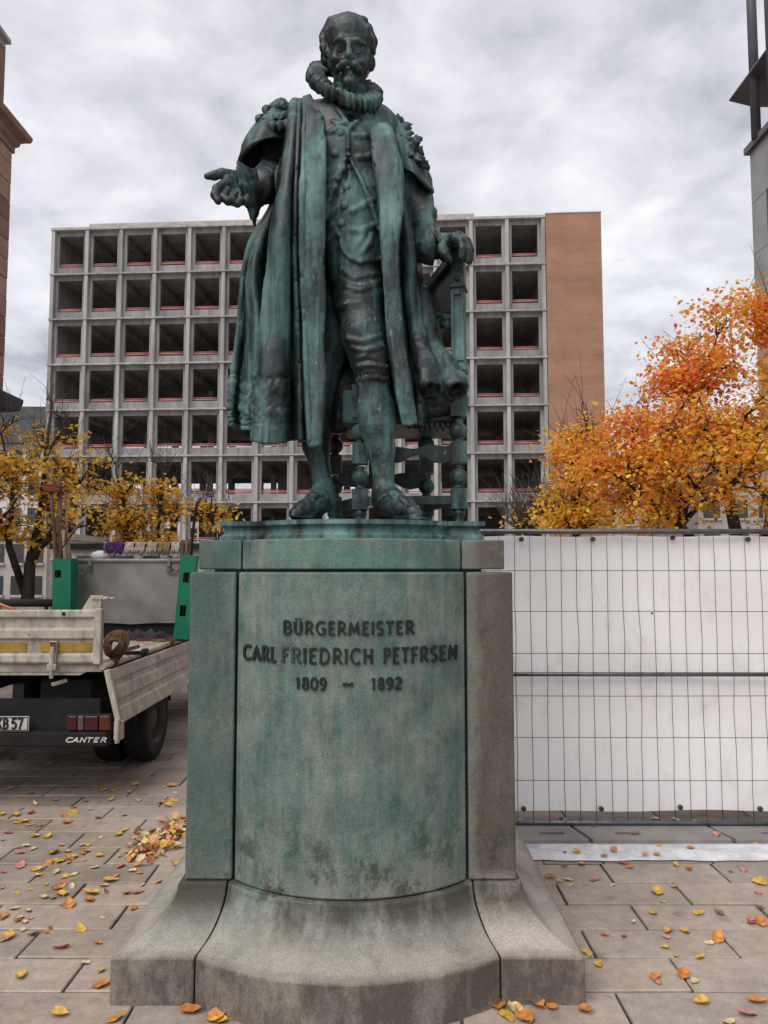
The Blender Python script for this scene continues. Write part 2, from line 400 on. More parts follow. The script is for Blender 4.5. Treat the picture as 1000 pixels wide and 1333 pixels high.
# ---- lettering: strokes with flared ends, wrapped on the bowed stone
RB = (.481**2+.2**2)/(2*.2); CYB = 3.276-.2+RB
def on_bow(px, z, off=0.0):
    Y = 3.1
    for _ in range(12):
        x = xat(px, z, Y); s_ = max(-0.999, min(0.999, (x-PX0)/RB)); Y = CYB-math.sqrt(1-s_*s_)*RB
    nx, ny = (x-PX0)/RB, (Y-CYB)/RB
    return Vector((x+nx*off, Y+ny*off, z))
def arcp(cx, cy, rx, ry, a0, a1, n=9): return [(cx+rx*math.cos(R(a0+(a1-a0)*i/(n-1))), cy+ry*math.sin(R(a0+(a1-a0)*i/(n-1)))) for i in range(n)]
GLY = {  # unit box 0..w by 0..1
 'I': (.22, [[(.11,0),(.11,1)]]),
 'B': (.62, [[(.12,0),(.12,1)], [(.12,1)]+arcp(.3,.76,.24,.24,90,-90)+[(.12,.52)], [(.12,.52)]+arcp(.32,.26,.27,.26,90,-90)+[(.12,0)]]),
 'U': (.68, [[(.12,1)]+arcp(.34,.26,.22,.26,180,360)+[(.56,1)]]),
 'R': (.66, [[(.12,0),(.12,1)], [(.12,1)]+arcp(.3,.74,.25,.26,90,-90)+[(.12,.48)], [(.3,.48),(.62,0)]]),
 'G': (.76, [arcp(.42,.5,.35,.5,50,315,14)+[(.67,.15),(.67,.45)], [(.45,.45),(.7,.45)]]),
 'E': (.54, [[(.12,0),(.12,1)], [(.12,.98),(.5,.98)], [(.12,.52),(.42,.52)], [(.12,.02),(.5,.02)]]),
 'F': (.5, [[(.12,0),(.12,1)], [(.12,.98),(.48,.98)], [(.12,.52),(.4,.52)]]),
 'M': (.86, [[(.08,0),(.18,1),(.43,.15),(.68,1),(.78,0)]]),
 'S': (.56, [arcp(.28,.75,.21,.25,40,270,9)+arcp(.28,.25,.22,.25,90,-140,9)]),
 'T': (.6, [[(.3,0),(.3,1)], [(.02,.98),(.58,.98)]]),
 'C': (.72, [arcp(.42,.5,.35,.5,48,312,14)]),
 'A': (.72, [[(.04,0),(.36,1),(.68,0)], [(.17,.34),(.55,.34)]]),
 'L': (.5, [[(.12,1),(.12,0)], [(.12,.02),(.48,.02)]]),
 'D': (.74, [[(.12,0),(.12,1)], [(.12,1)]+arcp(.26,.5,.4,.5,90,-90,11)+[(.12,0)]]),
 'H': (.7, [[(.12,0),(.12,1)], [(.58,0),(.58,1)], [(.12,.5),(.58,.5)]]),
 'P': (.58, [[(.12,0),(.12,1)], [(.12,1)]+arcp(.3,.74,.24,.26,90,-90)+[(.12,.48)]]),
 'N': (.72, [[(.12,0),(.12,1),(.6,0),(.6,1)]]),
 '1': (.34, [[(.04,.8),(.18,1),(.18,0)]]),
 '8': (.56, [arcp(.28,.76,.18,.24,90,450,13), arcp(.28,.26,.23,.26,90,450,13)]),
 '0': (.6, [arcp(.3,.5,.25,.5,90,450,18)]),
 '9': (.56, [arcp(.28,.7,.22,.3,0,360,13), [(.5,.7),(.47,.3),(.3,0),(.12,.02)]]),
 '2': (.56, [arcp(.27,.74,.21,.26,160,-20,9)+[(.06,.02)], [(.06,.02),(.52,.02)]]),
 '-': (.7, [[(.02,.42),(.2,.53),(.4,.44),(.62,.55)]]),
}
GLY['Ü'] = (GLY['U'][0], GLY['U'][1]+[[(.2,1.16),(.2,1.24)], [(.48,1.16),(.48,1.24)]])
GLY['worn_E'] = (.54, [[(.12,0),(.12,1)], [(.12,.98),(.5,.98)], [(.12,.52),(.42,.52)]])   # its lower arm is lost
M_WORN = simple('worn_letter', (0.045, 0.07, 0.062), (0.022, 0.034, 0.031), 40, 0.8)
def letter(ch, px, wpx, z0, hgt, sw=2.5, m=None):
    w, strokes = GLY[ch]; sx = wpx/w; b = MB()
    for st in strokes:
        pts = [Vector((px+u*sx, v*1.0, 0)) for u, v in st]
        kpx = hgt/1.0*F/3.0                       # rough pixels per unit height
        P2 = [Vector((p.x, p.y*kpx)) for p in pts]; m_ = len(P2); Lft, Rgt = [], []
        Q = []
        for i in range(m_-1):                      # resample so flares and the bow show
            for t in (0.0, 0.34, 0.67): Q.append(P2[i].lerp(P2[i+1], t) if m_ < 6 else P2[i])
            if m_ >= 6: Q = Q[:-2]
        Q.append(P2[-1]); mq = len(Q)
        closed = (Q[0]-Q[-1]).length < 0.5 and m_ > 6
        for i, p in enumerate(Q):
            t = Q[min(i+1, mq-1)]-Q[max(i-1, 0)]; t.normalize(); nrm = Vector((-t.y, t.x))
            e = min(i, mq-1-i)/max(1, (mq-1)/2); hw = sw*(0.5 if closed else 0.46+0.24*(1-e)**3)
            if ch == '-': hw *= 1.3
            Lft.append(p+nrm*hw); Rgt.append(p-nrm*hw)
        def W3(p, off): return on_bow(p.x, z0+p.y/kpx*hgt, off)
        vs = []
        for i in range(mq): vs += [W3(Lft[i], .007), W3(Rgt[i], .007), W3(Rgt[i], -.004), W3(Lft[i], -.004)]
        fs = [(4*i+k, 4*(i+1)+k, 4*(i+1)+(k+1) % 4, 4*i+(k+1) % 4) for i in range(mq-1) for k in range(4)]
        fs += [(0, 1, 2, 3), (4*mq-1, 4*mq-2, 4*mq-3, 4*mq-4)]; b.add(vs, fs)
    return b.build('letter', m or M_LETTER, ped)
def line(spec, py_base, py_top, sw):
    z0 = on_line(py_base); z1 = on_line(py_top)
    for ch, a, b in spec: letter(ch, a, b-a, z0, z1-z0, sw, M_WORN if (ch == 'R' and 358 < a < 386) or (ch == 'F' and 360 < a < 375) else None)
def on_line(py): return zat(py, 3.077)
def spread(word, a, b, gap=0.16):
    ws = [GLY[c][0] for c in word]; tot = sum(ws)+gap*(len(ws)-1); k = (b-a)/tot; x = a; out = []
    for c, w in zip(word, ws): out.append((c, x, x+w*k)); x += (w+gap)*k
    return out
line(spread('BÜRGERMEISTER', 369, 539), 826, 809.5, 2.7)
pet = spread('PETERSEN', 499, 595)
pet[3] = ('worn_E',)+pet[3][1:]
line(spread('CARL', 318, 360)+spread('FRIEDRICH', 367, 486)+pet, 864, 844.5, 2.9)
line(spread('1809', 386, 425)+[('-', 446, 461)]+spread('1892', 484, 523), 898, 883, 2.6)
# ================================================================ gutted concrete frame building with brick stair tower
def m_concrete(name, c1, c2, sc=0.6):
    m = Mat(name, 0.9, 0.2)
    c = m.ramp(m.noise(sc, 6, 0.65), [(0.3, c2), (0.7, c1)])
    st = m.ramp(m.noise(1.4, 5, 0.65, m.mapped((1.5, 1.5, 0.12))), [(0.35, 0.66), (0.6, 1.05)])
    c = m.mix(1, c, st, 'MULTIPLY'); c = m.mix(1, c, m.ramp(m.rnd(), [(0, 0.86), (1, 1.1)]), 'MULTIPLY')
    m.col(c); return m.m
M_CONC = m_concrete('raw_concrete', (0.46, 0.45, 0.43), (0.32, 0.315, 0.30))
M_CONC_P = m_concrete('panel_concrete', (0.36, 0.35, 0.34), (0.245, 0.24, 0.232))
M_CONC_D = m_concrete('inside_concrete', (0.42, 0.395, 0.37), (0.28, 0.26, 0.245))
M_RAIL = simple('red_rail', (0.50, 0.20, 0.18), (0.42, 0.16, 0.15), 1, 0.6)
def m_brick(name, c1, c2, mort, bw=0.24, bh=0.071, ms=0.01):
    m = Mat(name, 0.9, 0.2)
    X, Y, Z = m.xyz(); cb_ = m.n('ShaderNodeCombineXYZ'); m.set(cb_.inputs[0], m.math('ADD', X, Y)); m.set(cb_.inputs[1], Z)
    b = m.n('ShaderNodeTexBrick'); b.inputs['Scale'].default_value = 1; b.inputs['Brick Width'].default_value = bw
    b.inputs['Row Height'].default_value = bh; b.inputs['Mortar Size'].default_value = ms; m.set(b.inputs['Vector'], cb_.outputs[0])
    m.set(b.inputs['Color1'], c1); m.set(b.inputs['Color2'], c2); m.set(b.inputs['Mortar'], mort)
    m.col(m.mix(1, b.outputs[0], m.ramp(m.noise(0.55, 6, 0.65), [(0.3, 0.85), (0.7, 1.08)]), 'MULTIPLY'), ) if False else m.col(m.mix(1, m.mix(1, b.outputs[0], m.ramp(m.noise(0.55, 6, 0.65), [(0.3, 0.85), (0.7, 1.08)]), 'MULTIPLY'), m.ramp(m.noise(1.0, 4, 0.6, m.mapped((0.12, 0.12, 1.6))), [(0.35, 0.88), (0.65, 1.06)]), 'MULTIPLY')); return m.m
M_BRICK = m_brick('orange_brick', (0.37, 0.195, 0.125), (0.33, 0.168, 0.105), (0.32, 0.20, 0.15))
A_L = Vector((-24.98, 56.3)); A_R = Vector((11.57, 54.15)); dv = A_R-A_L
NB, BAY = 14, dv.length/14
FL, TOPZ = 3.455, 27.4
NF = 8
bld = thing('concrete_building', 'gutted grey concrete office block with empty window grid and red rails', 'building', (A_L.x, A_L.y, 0), math.atan2(dv.y, dv.x))
DEP = 13.5
def panel_mesh():
    """recessed panel with one window opening, local x 0..BAY, z 0..FL"""
    b = MB(); x0, x1, z0, z1 = 0.36, BAY-0.37, 0.64, FL-0.40; t0, t1 = 0.30, 0.52
    b.box((0.12, t0, 0.05), (x0, t1, FL-0.05)); b.box((x1, t0, 0.05), (BAY-0.12, t1, FL-0.05))
    b.box((x0, t0, 0.05), (x1, t1, z0)); b.box((x0, t0, z1), (x1, t1, FL-0.05)); return b.mesh('window_panel')
def fin_mesh():
    b = MB(); b.box((-0.13, 0, 0.07), (0.13, 0.62, FL-0.04)); return b.mesh('column')
def rail_mesh():
    b = MB(); b.tube([(0.365, 0.42, 0.77), (BAY-0.375, 0.42, 0.77)], 0.06, 6); b.tube([(0.365, 0.44, 0.90), (BAY-0.375, 0.44, 0.90)], 0.03, 6); return b.mesh('guard_rail')
pm, fm, rm = panel_mesh(), fin_mesh(), rail_mesh()
rb_ = random.Random(3)
for k in range(NF):
    z = TOPZ-0.15-FL*(k+1)
    for i in range(NB+1):
        place('column', fm, M_CONC, bld, (i*BAY, rb_.uniform(0, .01), z))
        if i == NB: break
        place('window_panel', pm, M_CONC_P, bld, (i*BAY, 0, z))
        if k < 7: place('guard_rail', rm, M_RAIL, bld, (i*BAY, 0, z+rb_.uniform(-.03, .03)), (0, rb_.uniform(-.008, .008), 0))
    b = MB(); b.box((-0.17, -0.06, z-0.055), (NB*BAY+0.17, 0.62, z+0.065)); b.build('ledge', M_CONC, bld, local=True)
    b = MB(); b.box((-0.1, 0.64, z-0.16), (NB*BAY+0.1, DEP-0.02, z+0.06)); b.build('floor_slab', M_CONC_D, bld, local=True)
b = MB(); b.box((-0.17, -0.06, TOPZ-0.19), (NB*BAY+0.17, DEP, TOPZ+0.0)); b.build('roof', M_CONC, bld, local=True)
b = MB(); b.box((BAY*1.05, 0.05, TOPZ), (BAY*12.1, 0.5, TOPZ+0.28)); b.build('roof_coping', simple('coping', (0.5, 0.45, 0.4), (0.36, 0.31, 0.28), 1), bld, local=True)
b = MB()
for i in range(1, NB):
    for k in range(NF):
        z = TOPZ-0.15-FL*k
        b.box((i*BAY-0.14, 0.64, z-0.62), (i*BAY+0.14, DEP-0.4, z-0.165))
b.build('ceiling_beam', M_CONC_D, bld, local=True)
b = MB()
for k in range(NF):
    z = TOPZ-0.15-FL*(k+1)
    for i in range(0, NB+1, 2): b.box((i*BAY-0.2, 6.3, z+0.06), (i*BAY+0.2, 6.7, z+FL-0.63))
    b.box((BAY*6.0, 8.2, z+0.06), (BAY*7.4, 8.4, z+FL-0.63)); b.box((BAY*11.2, 9.2, z+0.06), (BAY*14, 9.4, z+FL-0.63))
    if k < 4: b.box((BAY*3.1, 9.6, z+0.06), (BAY*10, 9.75, z+FL-0.63))
b.build('inner_wall', M_CONC_D, bld, local=True)
b = MB(); b.box((-0.15, 0.64, 0), (-0.02, DEP, TOPZ-.2)); b.build('side_wall', M_CONC, bld, local=True)
b = MB(); b.box((NB*BAY+.02, 0.64, 0), (NB*BAY+0.15, DEP, TOPZ-.2)); b.build('side_wall', M_CONC, bld, local=True)
b = MB()
for k in range(NF):
    z = TOPZ-0.15-FL*(k+1)
    for i in range(NB):
        b.box((i*BAY-.3, DEP-.3, z), (i*BAY+0.3, DEP-.1, z+FL))
        b.box((i*BAY+0.3, DEP-.3, z), (i*BAY+BAY-.3, DEP-.1, z+0.7)); b.box((i*BAY+0.3, DEP-.3, z+FL-.55), (i*BAY+BAY-.3, DEP-.1, z+FL))
b.build('rear_wall', M_CONC_P, bld, local=True)
b = MB(); b.box((NB*BAY+0.18, -0.02, 0), (NB*BAY+4.15, 11, TOPZ+0.08)); b.build('stair_tower', M_BRICK, bld, local=True)
b = MB(); b.box((NB*BAY+0.16, -0.05, TOPZ+0.081), (NB*BAY+4.18, 11.05, TOPZ+0.16)); b.build('tower_coping', M_CONC, bld, local=True)

# ================================================================ red sandstone house at the left edge
def m_sand():
    m = Mat('red_sandstone', 0.9, 0.2)
    c = m.ramp(m.rnd(), [(0, (0.21, 0.115, 0.085)), (0.5, (0.27, 0.155, 0.115)), (1, (0.34, 0.215, 0.165))])
    m.col(m.mix(1, c, m.ramp(m.noise(2, 6, .65), [(0.3, 0.72), (0.7, 1.15)]), 'MULTIPLY')); return m.m
M_SAND = m_sand(); M_SANDTRIM = simple('sandstone_trim', (0.25, 0.16, 0.125), (0.16, 0.10, 0.08), 2, 0.9)
M_SLATE = simple('dark_slate', (0.05, 0.05, 0.055), (0.03, 0.03, 0.033), 2, 0.7)
YC = 20.0
pc = at(17, 190, YC); xw = pc.x                         # wall plane, running towards the viewer
sh = thing('sandstone_house', 'red sandstone house with projecting stone cornices at the left edge', 'house', (xw, YC, 0))
zc0, zc1 = zat(183, YC), zat(165, YC)
zb = zat(516, YC)
b = MB(); b.box((xw-6, 2, zb+.02), (xw-0.06, YC-0.06, zc0-.05)); b.build('wall', M_SANDTRIM, sh)
# ashlar blocks of the visible corner
bm_ = MB(); bh = 0.52; nz_ = int((zc0-0.2-zb)/bh); bh = (zc0-0.2-zb)/nz_
me_b = {}
for L_ in (0.9, 0.62):
    q = MB(); q.box((-0.06, -L_/2+0.006, -bh/2+0.006), (0.0, L_/2-0.006, bh/2-0.006)); me_b[L_] = q.mesh('ashlar_block')
for r_ in range(nz_):
    y = YC-0.02; z = zb+(r_+0.5)*bh; i = r_
    while y > 14.5:
        L_ = 0.9 if i % 2 else 0.62; i += 1
        place('ashlar_block', me_b[L_], M_SAND, sh, (rs.uniform(-.006, .006), y-L_/2-YC, z), bevel=0.012, seg=1); y -= L_
def cornice(par, prof, x, yend, m, name='cornice', y0=2.0):
    """prof of (out, z) extruded along the wall (+x out), mitred round the far corner"""
    b = MB(); vs = []
    for y in (y0, None):
        for o_, z in prof: vs.append((x+o_, yend+o_ if y is None else y, z))
    for o_, z in prof: vs.append((x-5, yend+o_, z))
    n = len(prof)
    fs = [(j*n+k, j*n+(k+1)%n, (j+1)*n+(k+1)%n, (j+1)*n+k) for j in range(2) for k in range(n)]
    fs += [tuple(range(n)), tuple(2*n+k for k in reversed(range(n)))]
    b.add(vs, [tuple(reversed(f)) for f in fs]); return b.build(name, m, par)
cornice(sh, [(-.4, zc0-.35), (.04, zc0-.35), (.04, zc0-.2), (.12, zc0-.12), (.14, zc0-.02), (.24, zc0+.05), (.33, zc0+.10), (.36, zc0+.2), (.36, zc0+.26), (-.4, zc0+.40)], xw, YC, M_SANDTRIM)
za = zat(62, YC-.2)
b = MB(); b.box((xw-5.5, 2, zc0+.38), (xw-0.17, YC-.25, za)); b.build('attic_wall', M_SANDTRIM, sh)
cornice(sh, [(-.6, za-.1), (-.12, za-.1), (-.10, za+.02), (.0, za+.08), (.0, za+.2), (-.6, za+.3)], xw-.05, YC-.2, simple('attic_cornice', (0.36, 0.34, 0.33), (0.24, 0.23, 0.22), 2), 'attic_cornice')
cornice(sh, [(-.5, zb-.42), (.06, zb-.42), (.30, zb-.34), (.36, zb-.1), (.36, zb-.02), (-.5, zb+.0)], xw, YC, M_SLATE, 'canopy')
b = MB(); b.box((xw-5.5, 2, 0), (xw-0.25, YC-1.0, zb-.43)); b.build('shopfront', M_SLATE, sh)

# ================================================================ grey stone building with a steel canopy, right edge
M_GREYSTONE = simple('grey_stone_slab', (0.33, 0.33, 0.34), (0.24, 0.24, 0.25), 0.9, 0.7)
M_STEEL = simple('dark_grey_steel', (0.11, 0.11, 0.12), (0.075, 0.075, 0.085), 2, 0.5, 0.4)
YR = 18.0
q = at(976, 200, YR); xr = q.x; zt = q.z
gb = thing('stone_clad_building', 'grey stone clad building with dark steel roof canopy and round columns', 'building', (xr, YR, 0))
b = MB(); b.box((xr+0.05, 2, 0), (xr+9, YR-.05, zt)); b.build('wall', M_CONC_D, gb)
nz_ = 9; bh = (zt-0.2)/nz_
pnl = MB(); pnl.box((-.05, -0.595, -bh/2+.005), (0, .595, bh/2-.005)); pnl_me = pnl.mesh('stone_panel')
pnr = MB(); pnr.box((-.05, -0.345, -bh/2+.005), (0, .345, bh/2-.005)); pnr_me = pnr.mesh('stone_panel')
for r_ in range(nz_):
    place('stone_panel', pnr_me, M_GREYSTONE, gb, (0.05, -0.35, 0.2+(r_+.5)*bh), bevel=.006, seg=1)
    if r_ % 3 == 2 or True:
        for c_ in range(6):
            if c_ in (0, 2, 4) and r_ in (1, 2, 4, 5, 7): continue      # window strips
            place('stone_panel', pnl_me, M_GREYSTONE, gb, (0.05, -0.70-0.6-c_*1.2, 0.2+(r_+.5)*bh), bevel=.006, seg=1)
M_GLASS = Mat('dark_window', 0.08, 0.5); M_GLASS.col((0.03, 0.033, 0.038)); M_GLASS = M_GLASS.m
for c_ in (0, 2, 4):
    for r0, r1 in ((1, 3), (4, 6), (7, 8)):
        y1 = YR-0.70-c_*1.2; z0, z1 = 0.2+r0*bh, 0.2+r1*bh
        w = MB(); w.box((xr+.035, y1-1.2, z0), (xr+.048, y1, z1)); wo = w.build('window', M_GLASS, gb)
        w = MB()
        for ya in (y1-1.2, y1-.06): w.box((xr+.005, ya, z0), (xr+.033, ya+.06, z1))
        w.box((xr+.006, y1-1.139, z0), (xr+.034, y1-.061, z0+.06)); w.box((xr+.006, y1-1.139, (z0+z1)/2), (xr+.034, y1-.061, (z0+z1)/2+.05)); w.build('frame', M_STEEL, wo)
b = MB(); b.box((xr-.10, 2, zt+.002), (xr+9, YR+.10, zt+.16)); b.build('parapet', M_STEEL, gb)
# canopy: tapered steel fin roof on round columns
q = at(950, 130, YR+.4); cx0, cz0 = q.x, q.z
b = MB(); prof = [(0, 0), (0.62, -0.16), (1.0, -.16), (9, 0.1), (9, .62), (0.02, .06)]
b.prism(prof, 2.0, YR+.45, lambda u, v, w: (cx0+u, w, cz0+v)); b.build('canopy', M_STEEL, gb)
for (px_, yy) in ((981, YR-0.5), (1003, YR-1.6), (1040, YR-3.2)):
    x_ = xat(px_, zt+2, yy); t_ = MB(); t_.tube([(x_, yy, zt+.1), (x_, yy, zt+7)], .11, 14); t_.build('column', M_STEEL, gb)
b = MB(); b.bar((cx0+.9, YR-.35, cz0+.0), (cx0+8, YR-.35, cz0+.0), .16, .25); b.build('beam', M_STEEL, gb)
# ================================================================ mobile fence with white tarpaulin
M_GALV = simple('galvanised_tube', (0.16, 0.165, 0.18), (0.10, 0.105, 0.115), 12, 0.45, 0.5, 0.6)
M_WIRE = simple('mesh_wire', (0.10, 0.10, 0.105), (0.06, 0.06, 0.065), 12, 0.5, 0.4, 0.4)
YF0, FX0, FX1 = 5.03, -0.25, 3.25
FZ0, FZ1, FZM = 0.045, zat(692, YF0), zat(877.5, YF0)
fence = thing('construction_fence', 'mobile wire mesh fence panel with dark tube rails beside the pedestal', 'fence', (1.5, YF0, 0), R(0))
def tube_part(name, a, b, r, par, m=M_GALV, n=8):
    t = MB(); t.tube([a, b], r, n); return t.build(name, m, par)
tube_part('rail', (FX0, YF0, FZ1), (FX1, YF0-.02, FZ1), .017, fence)
tube_part('rail', (FX0, YF0, FZM), (FX1, YF0-.02, FZM), .014, fence)
tube_part('rail', (FX0, YF0, FZ0), (FX1, YF0-.02, FZ0), .017, fence)
tube_part('post', (FX0, YF0, 0.0), (FX0, YF0, FZ1), .02, fence); tube_part('post', (FX1, YF0-.02, 0.0), (FX1, YF0-.02, FZ1), .02, fence)
rw = random.Random(8)
for i in range(34):
    x = FX0+0.1*(i+1); zs = np.linspace(FZ0, FZ1, 9); kx = [rw.gauss(0, .0022) for _ in zs]
    if i in (14, 18): kx[5] += .012
    t = MB(); t.tube([(x+k_, YF0-.022, z) for k_, z in zip(kx, zs)], .0021, 4); t.build('wire', M_WIRE, fence)
for py in (743, 796, 850, 904, 958.5, 1014):
    z = zat(py, YF0); t = MB(); t.tube([(FX0, YF0-.026, z), (FX0+1.7, YF0-.034, z+rw.gauss(0, .003)), (FX1, YF0-.046, z)], .0021, 4); t.build('wire', M_WIRE, fence)
M_TARP = Mat('white_tarpaulin', 0.55, 0.3); M_TARP.col(M_TARP.ramp(M_TARP.noise(1.2, 5, .6), [(0.3, (0.82, 0.79, 0.78)), (0.7, (0.90, 0.87, 0.86))])); M_TARP.col(M_TARP.mix(M_TARP.math('MULTIPLY', M_TARP.ramp(M_TARP.noise(6, 7, .75, M_TARP.mapped((1, 1, .6))), [(0.52, 0), (0.72, 1)]), .35), M_TARP.b.inputs['Base Color'].links[0].from_socket, (0.45, 0.40, 0.36))); M_TARP.bump(M_TARP.noise(5, 3, .5, M_TARP.mapped((1, 1, .5))), .3, .03)
M_TARP = M_TARP.m
def wob(x, z): return .006*math.sin(x*5.1+z*2)+.006*math.sin(x*2.3-z*4.3)+.003*math.sin(z*9+x)+.006*abs(math.sin(x*3.3+z*3.1))+.005*abs(math.sin(x*4.4-z*2.6+1))
t = MB(); nx, nz = 60, 30; Pf, Pb = [], []
TZ0, TZ1 = zat(1056, YF0+.03), zat(698, YF0+.03)
for i in range(nx+1):
    x = FX0+.02+(FX1-FX0-.04)*i/nx
    zb_ = TZ0+.005*math.sin(x*7)+.006*math.sin(x*3.1+1)
    Pf.append([(x, YF0+.045+wob(x, zb_+(TZ1-zb_)*j/nz)*.8-.02*x/3, zb_+(TZ1+.004*math.sin(x*9)-zb_)*j/nz) for j in range(nz+1)])
t.grid(Pf); t.grid([[(a, b_+.003, c) for a, b_, c in r_] for r_ in reversed(Pf)])
tarp = t.build('white_tarpaulin', M_TARP, None); tag(tarp, 'white tarpaulin sheet stretched behind the wire mesh fence', 'tarpaulin')
M_EYE = simple('brass_eyelet', (0.10, 0.095, 0.08), (0.05, 0.05, 0.045), 30, .4, .5, .7)
def eyelet(px, py):
    p = at(px, py, YF0+.02); e = MB(); e.lathe((p.x, p.y-.005, p.z), [(.016, -.014), (.016, .0), (.012, .003), (.006, .001)], 12, (0, -1, 0)); e.build('eyelet', M_EYE, tarp)
for px in (679, 772, 876, 974): eyelet(px, 702 if px != 876 else 700)
for px, py in ((682, 1053), (783, 1053), (886, 1051), (990, 1053)): eyelet(px, py)
p = at(849, 798, YF0+.03); e = MB(); e.lathe((p.x, p.y+.01, p.z), [(.006, -.01), (.006, .012)], 8, (0, -1, 0)); e.build('eyelet', M_EYE, tarp)

# ---- grey base plates with slots, and the white strip in front
M_PLATE = simple('grey_base_plate', (0.27, 0.245, 0.23), (0.185, 0.165, 0.155), 3, .8, .3, 0, .3, 6, bscale=90)
M_SLOT = simple('black_slot', (0.012, 0.012, 0.012), None, 3, .9)
def base_plate(pxa, pxb, slots, label):
    y0, y1, zt_ = 4.77, 5.20, .03
    xa, xb = xat(pxa, zt_, y0), xat(pxb, zt_, y0)
    pl = thing('base_plate', label, 'base plate', ((xa+xb)/2, (y0+y1)/2, 0), 0, 'slotted base plates under the fence')
    b = MB(); sk = .13; xs = [0.0]; ys, ye = 4.855, 4.905
    f = lambda u, v, w: (u-(v-y0)*0.25, v, w)
    segs = sorted([(xat(s, zt_, ys)-.075, xat(s, zt_, ys)+.075) for s in slots])
    b.prism([(xa+.006, y0), (xb-.006, y0), (xb-.006, ys), (xa+.006, ys)], .0, zt_, f); b.prism([(xa+.006, ye), (xb-.006, ye), (xb-.006, y1), (xa+.006, y1)], .0, zt_, f)
    c = xa+.006
    for s0, s1 in segs+[(xb-.006, None)]:
        o_ = (ys-y0)*.25
        b.prism([(c, ys), (s0+o_*(s1 is not None), ys), (s0+o_*(s1 is not None), ye), (c, ye)], .0, zt_, f)
        if s1 is not None: c = s1+o_
    b.build('slab', M_PLATE, pl, bevel=.004, seg=1)
    for s in slots:
        x = xat(s, zt_, ys); q_ = MB(); q_.box((x-.09, ys-.01, -.005), (x+.09, ye+.01, .006)); q_.build('slot', M_SLOT, pl)
base_plate(655, 768, (720,), 'slotted grey base plate nearest the pedestal under the fence')
base_plate(771, 955, (820,), 'slotted grey base plate in the middle under the fence')
base_plate(958, 1110, (922, 1030), 'slotted grey base plate farthest from the pedestal under the fence') if False else base_plate(958, 1110, (1010,), 'slotted grey base plate farthest from the pedestal under the fence')
M_STRIP = Mat('white_plastic', 0.4, 0.4); M_STRIP.col(M_STRIP.ramp(M_STRIP.noise(9, 5, .7), [(0.3, (0.42, 0.42, 0.44)), (0.6, (0.68, 0.68, 0.70))])); M_STRIP.bump(M_STRIP.noise(22, 4, .6), .5, .02); M_STRIP = M_STRIP.m
t = MB(); P = []
ya, yb = on_ground(850, 1121).y, on_ground(850, 1099).y
for i in range(61):
    x = .55+2.6*i/60
    P.append([(x, ya+(yb-ya)*j/8+(.006*math.sin(x*9)+.005*math.sin(x*23))*(j in (0, 1)), .004+.013*math.sin(PI*j/8)**.6*(1+.5*math.sin(x*6+j))) for j in range(9)])
t.grid(P); so = t.build('plastic_strip', M_STRIP, None); tag(so, 'crumpled white plastic strip lying in front of the fence', 'plastic strip')

# ================================================================ trees
M_BARK = simple('dark_bark', (0.055, 0.045, 0.038), (0.025, 0.021, 0.018), 8, .9, .2, 0, .4, stretch=(1, 1, .3))
M_TWIG = simple('grey_twig', (0.11, 0.095, 0.085), (0.06, 0.05, 0.045), 8, .9)
def m_leaf():
    m = Mat('autumn_leaf', 0.55, 0.35)
    at_ = m.n('ShaderNodeAttribute', attribute_name='tint'); m.col(at_.outputs['Color'])
    tr = m.n('ShaderNodeBsdfTranslucent'); m.set(tr.inputs['Color'], at_.outputs['Color'])
    mx = m.n('ShaderNodeMixShader'); mx.inputs[0].default_value = .55
    out = m.nt.nodes['Material Output']; m.nt.links.new(m.b.outputs[0], mx.inputs[1]); m.nt.links.new(tr.outputs[0], mx.inputs[2]); m.nt.links.new(mx.outputs[0], out.inputs[0])
    return m.m
M_LEAF = m_leaf()
def leaf_cloud(name, P, size, tints, rng, par, m=M_LEAF, droop=.35):
    """ovate folded leaves, 7 vertices each, at points P"""
    n = len(P); P = np.asarray(P)
    shp = np.array([(0, 0, 0), (.30, .28, .06), (.34, .62, .05), (0, 1.05, -.05), (-.34, .62, .05), (-.30, .28, .06), (0, .55, -.03)])
    fc = np.array([(0, 1, 6), (1, 2, 6), (2, 3, 6), (3, 4, 6), (4, 5, 6), (5, 0, 6)])
    a = rng.uniform(0, 2*PI, n); pit = rng.normal(-droop, .5, n); rol = rng.normal(0, .6, n); s = size*rng.uniform(.6, 1.2, n)
    ca, sa, cp, sp, cr_, sr = np.cos(a), np.sin(a), np.cos(pit), np.sin(pit), np.cos(rol), np.sin(rol)
    x, y, z = [shp[None, :, k]*s[:, None] for k in range(3)]
    x, z = x*cr_[:, None]+z*sr[:, None], -x*sr[:, None]+z*cr_[:, None]
    y, z = y*cp[:, None]-z*sp[:, None], y*sp[:, None]+z*cp[:, None]
    x, y = x*ca[:, None]-y*sa[:, None], x*sa[:, None]+y*ca[:, None]
    V = np.stack([x, y, z], -1)+P[:, None, :]
    Fc = (fc[None]+7*np.arange(n)[:, None, None]).reshape(-1, 3)
    me = mesh_np(name, V.reshape(-1, 3), Fc, True)
    ca_ = me.color_attributes.new('tint', 'FLOAT_COLOR', 'POINT')
    C = np.ones((n, 7, 4), np.float32); C[:, :, :3] = np.asarray(tints)[:, None, :]
    ca_.data.foreach_set('color', C.ravel())
    o = place(name, me, m, par); tag(o, kind='stuff'); return o
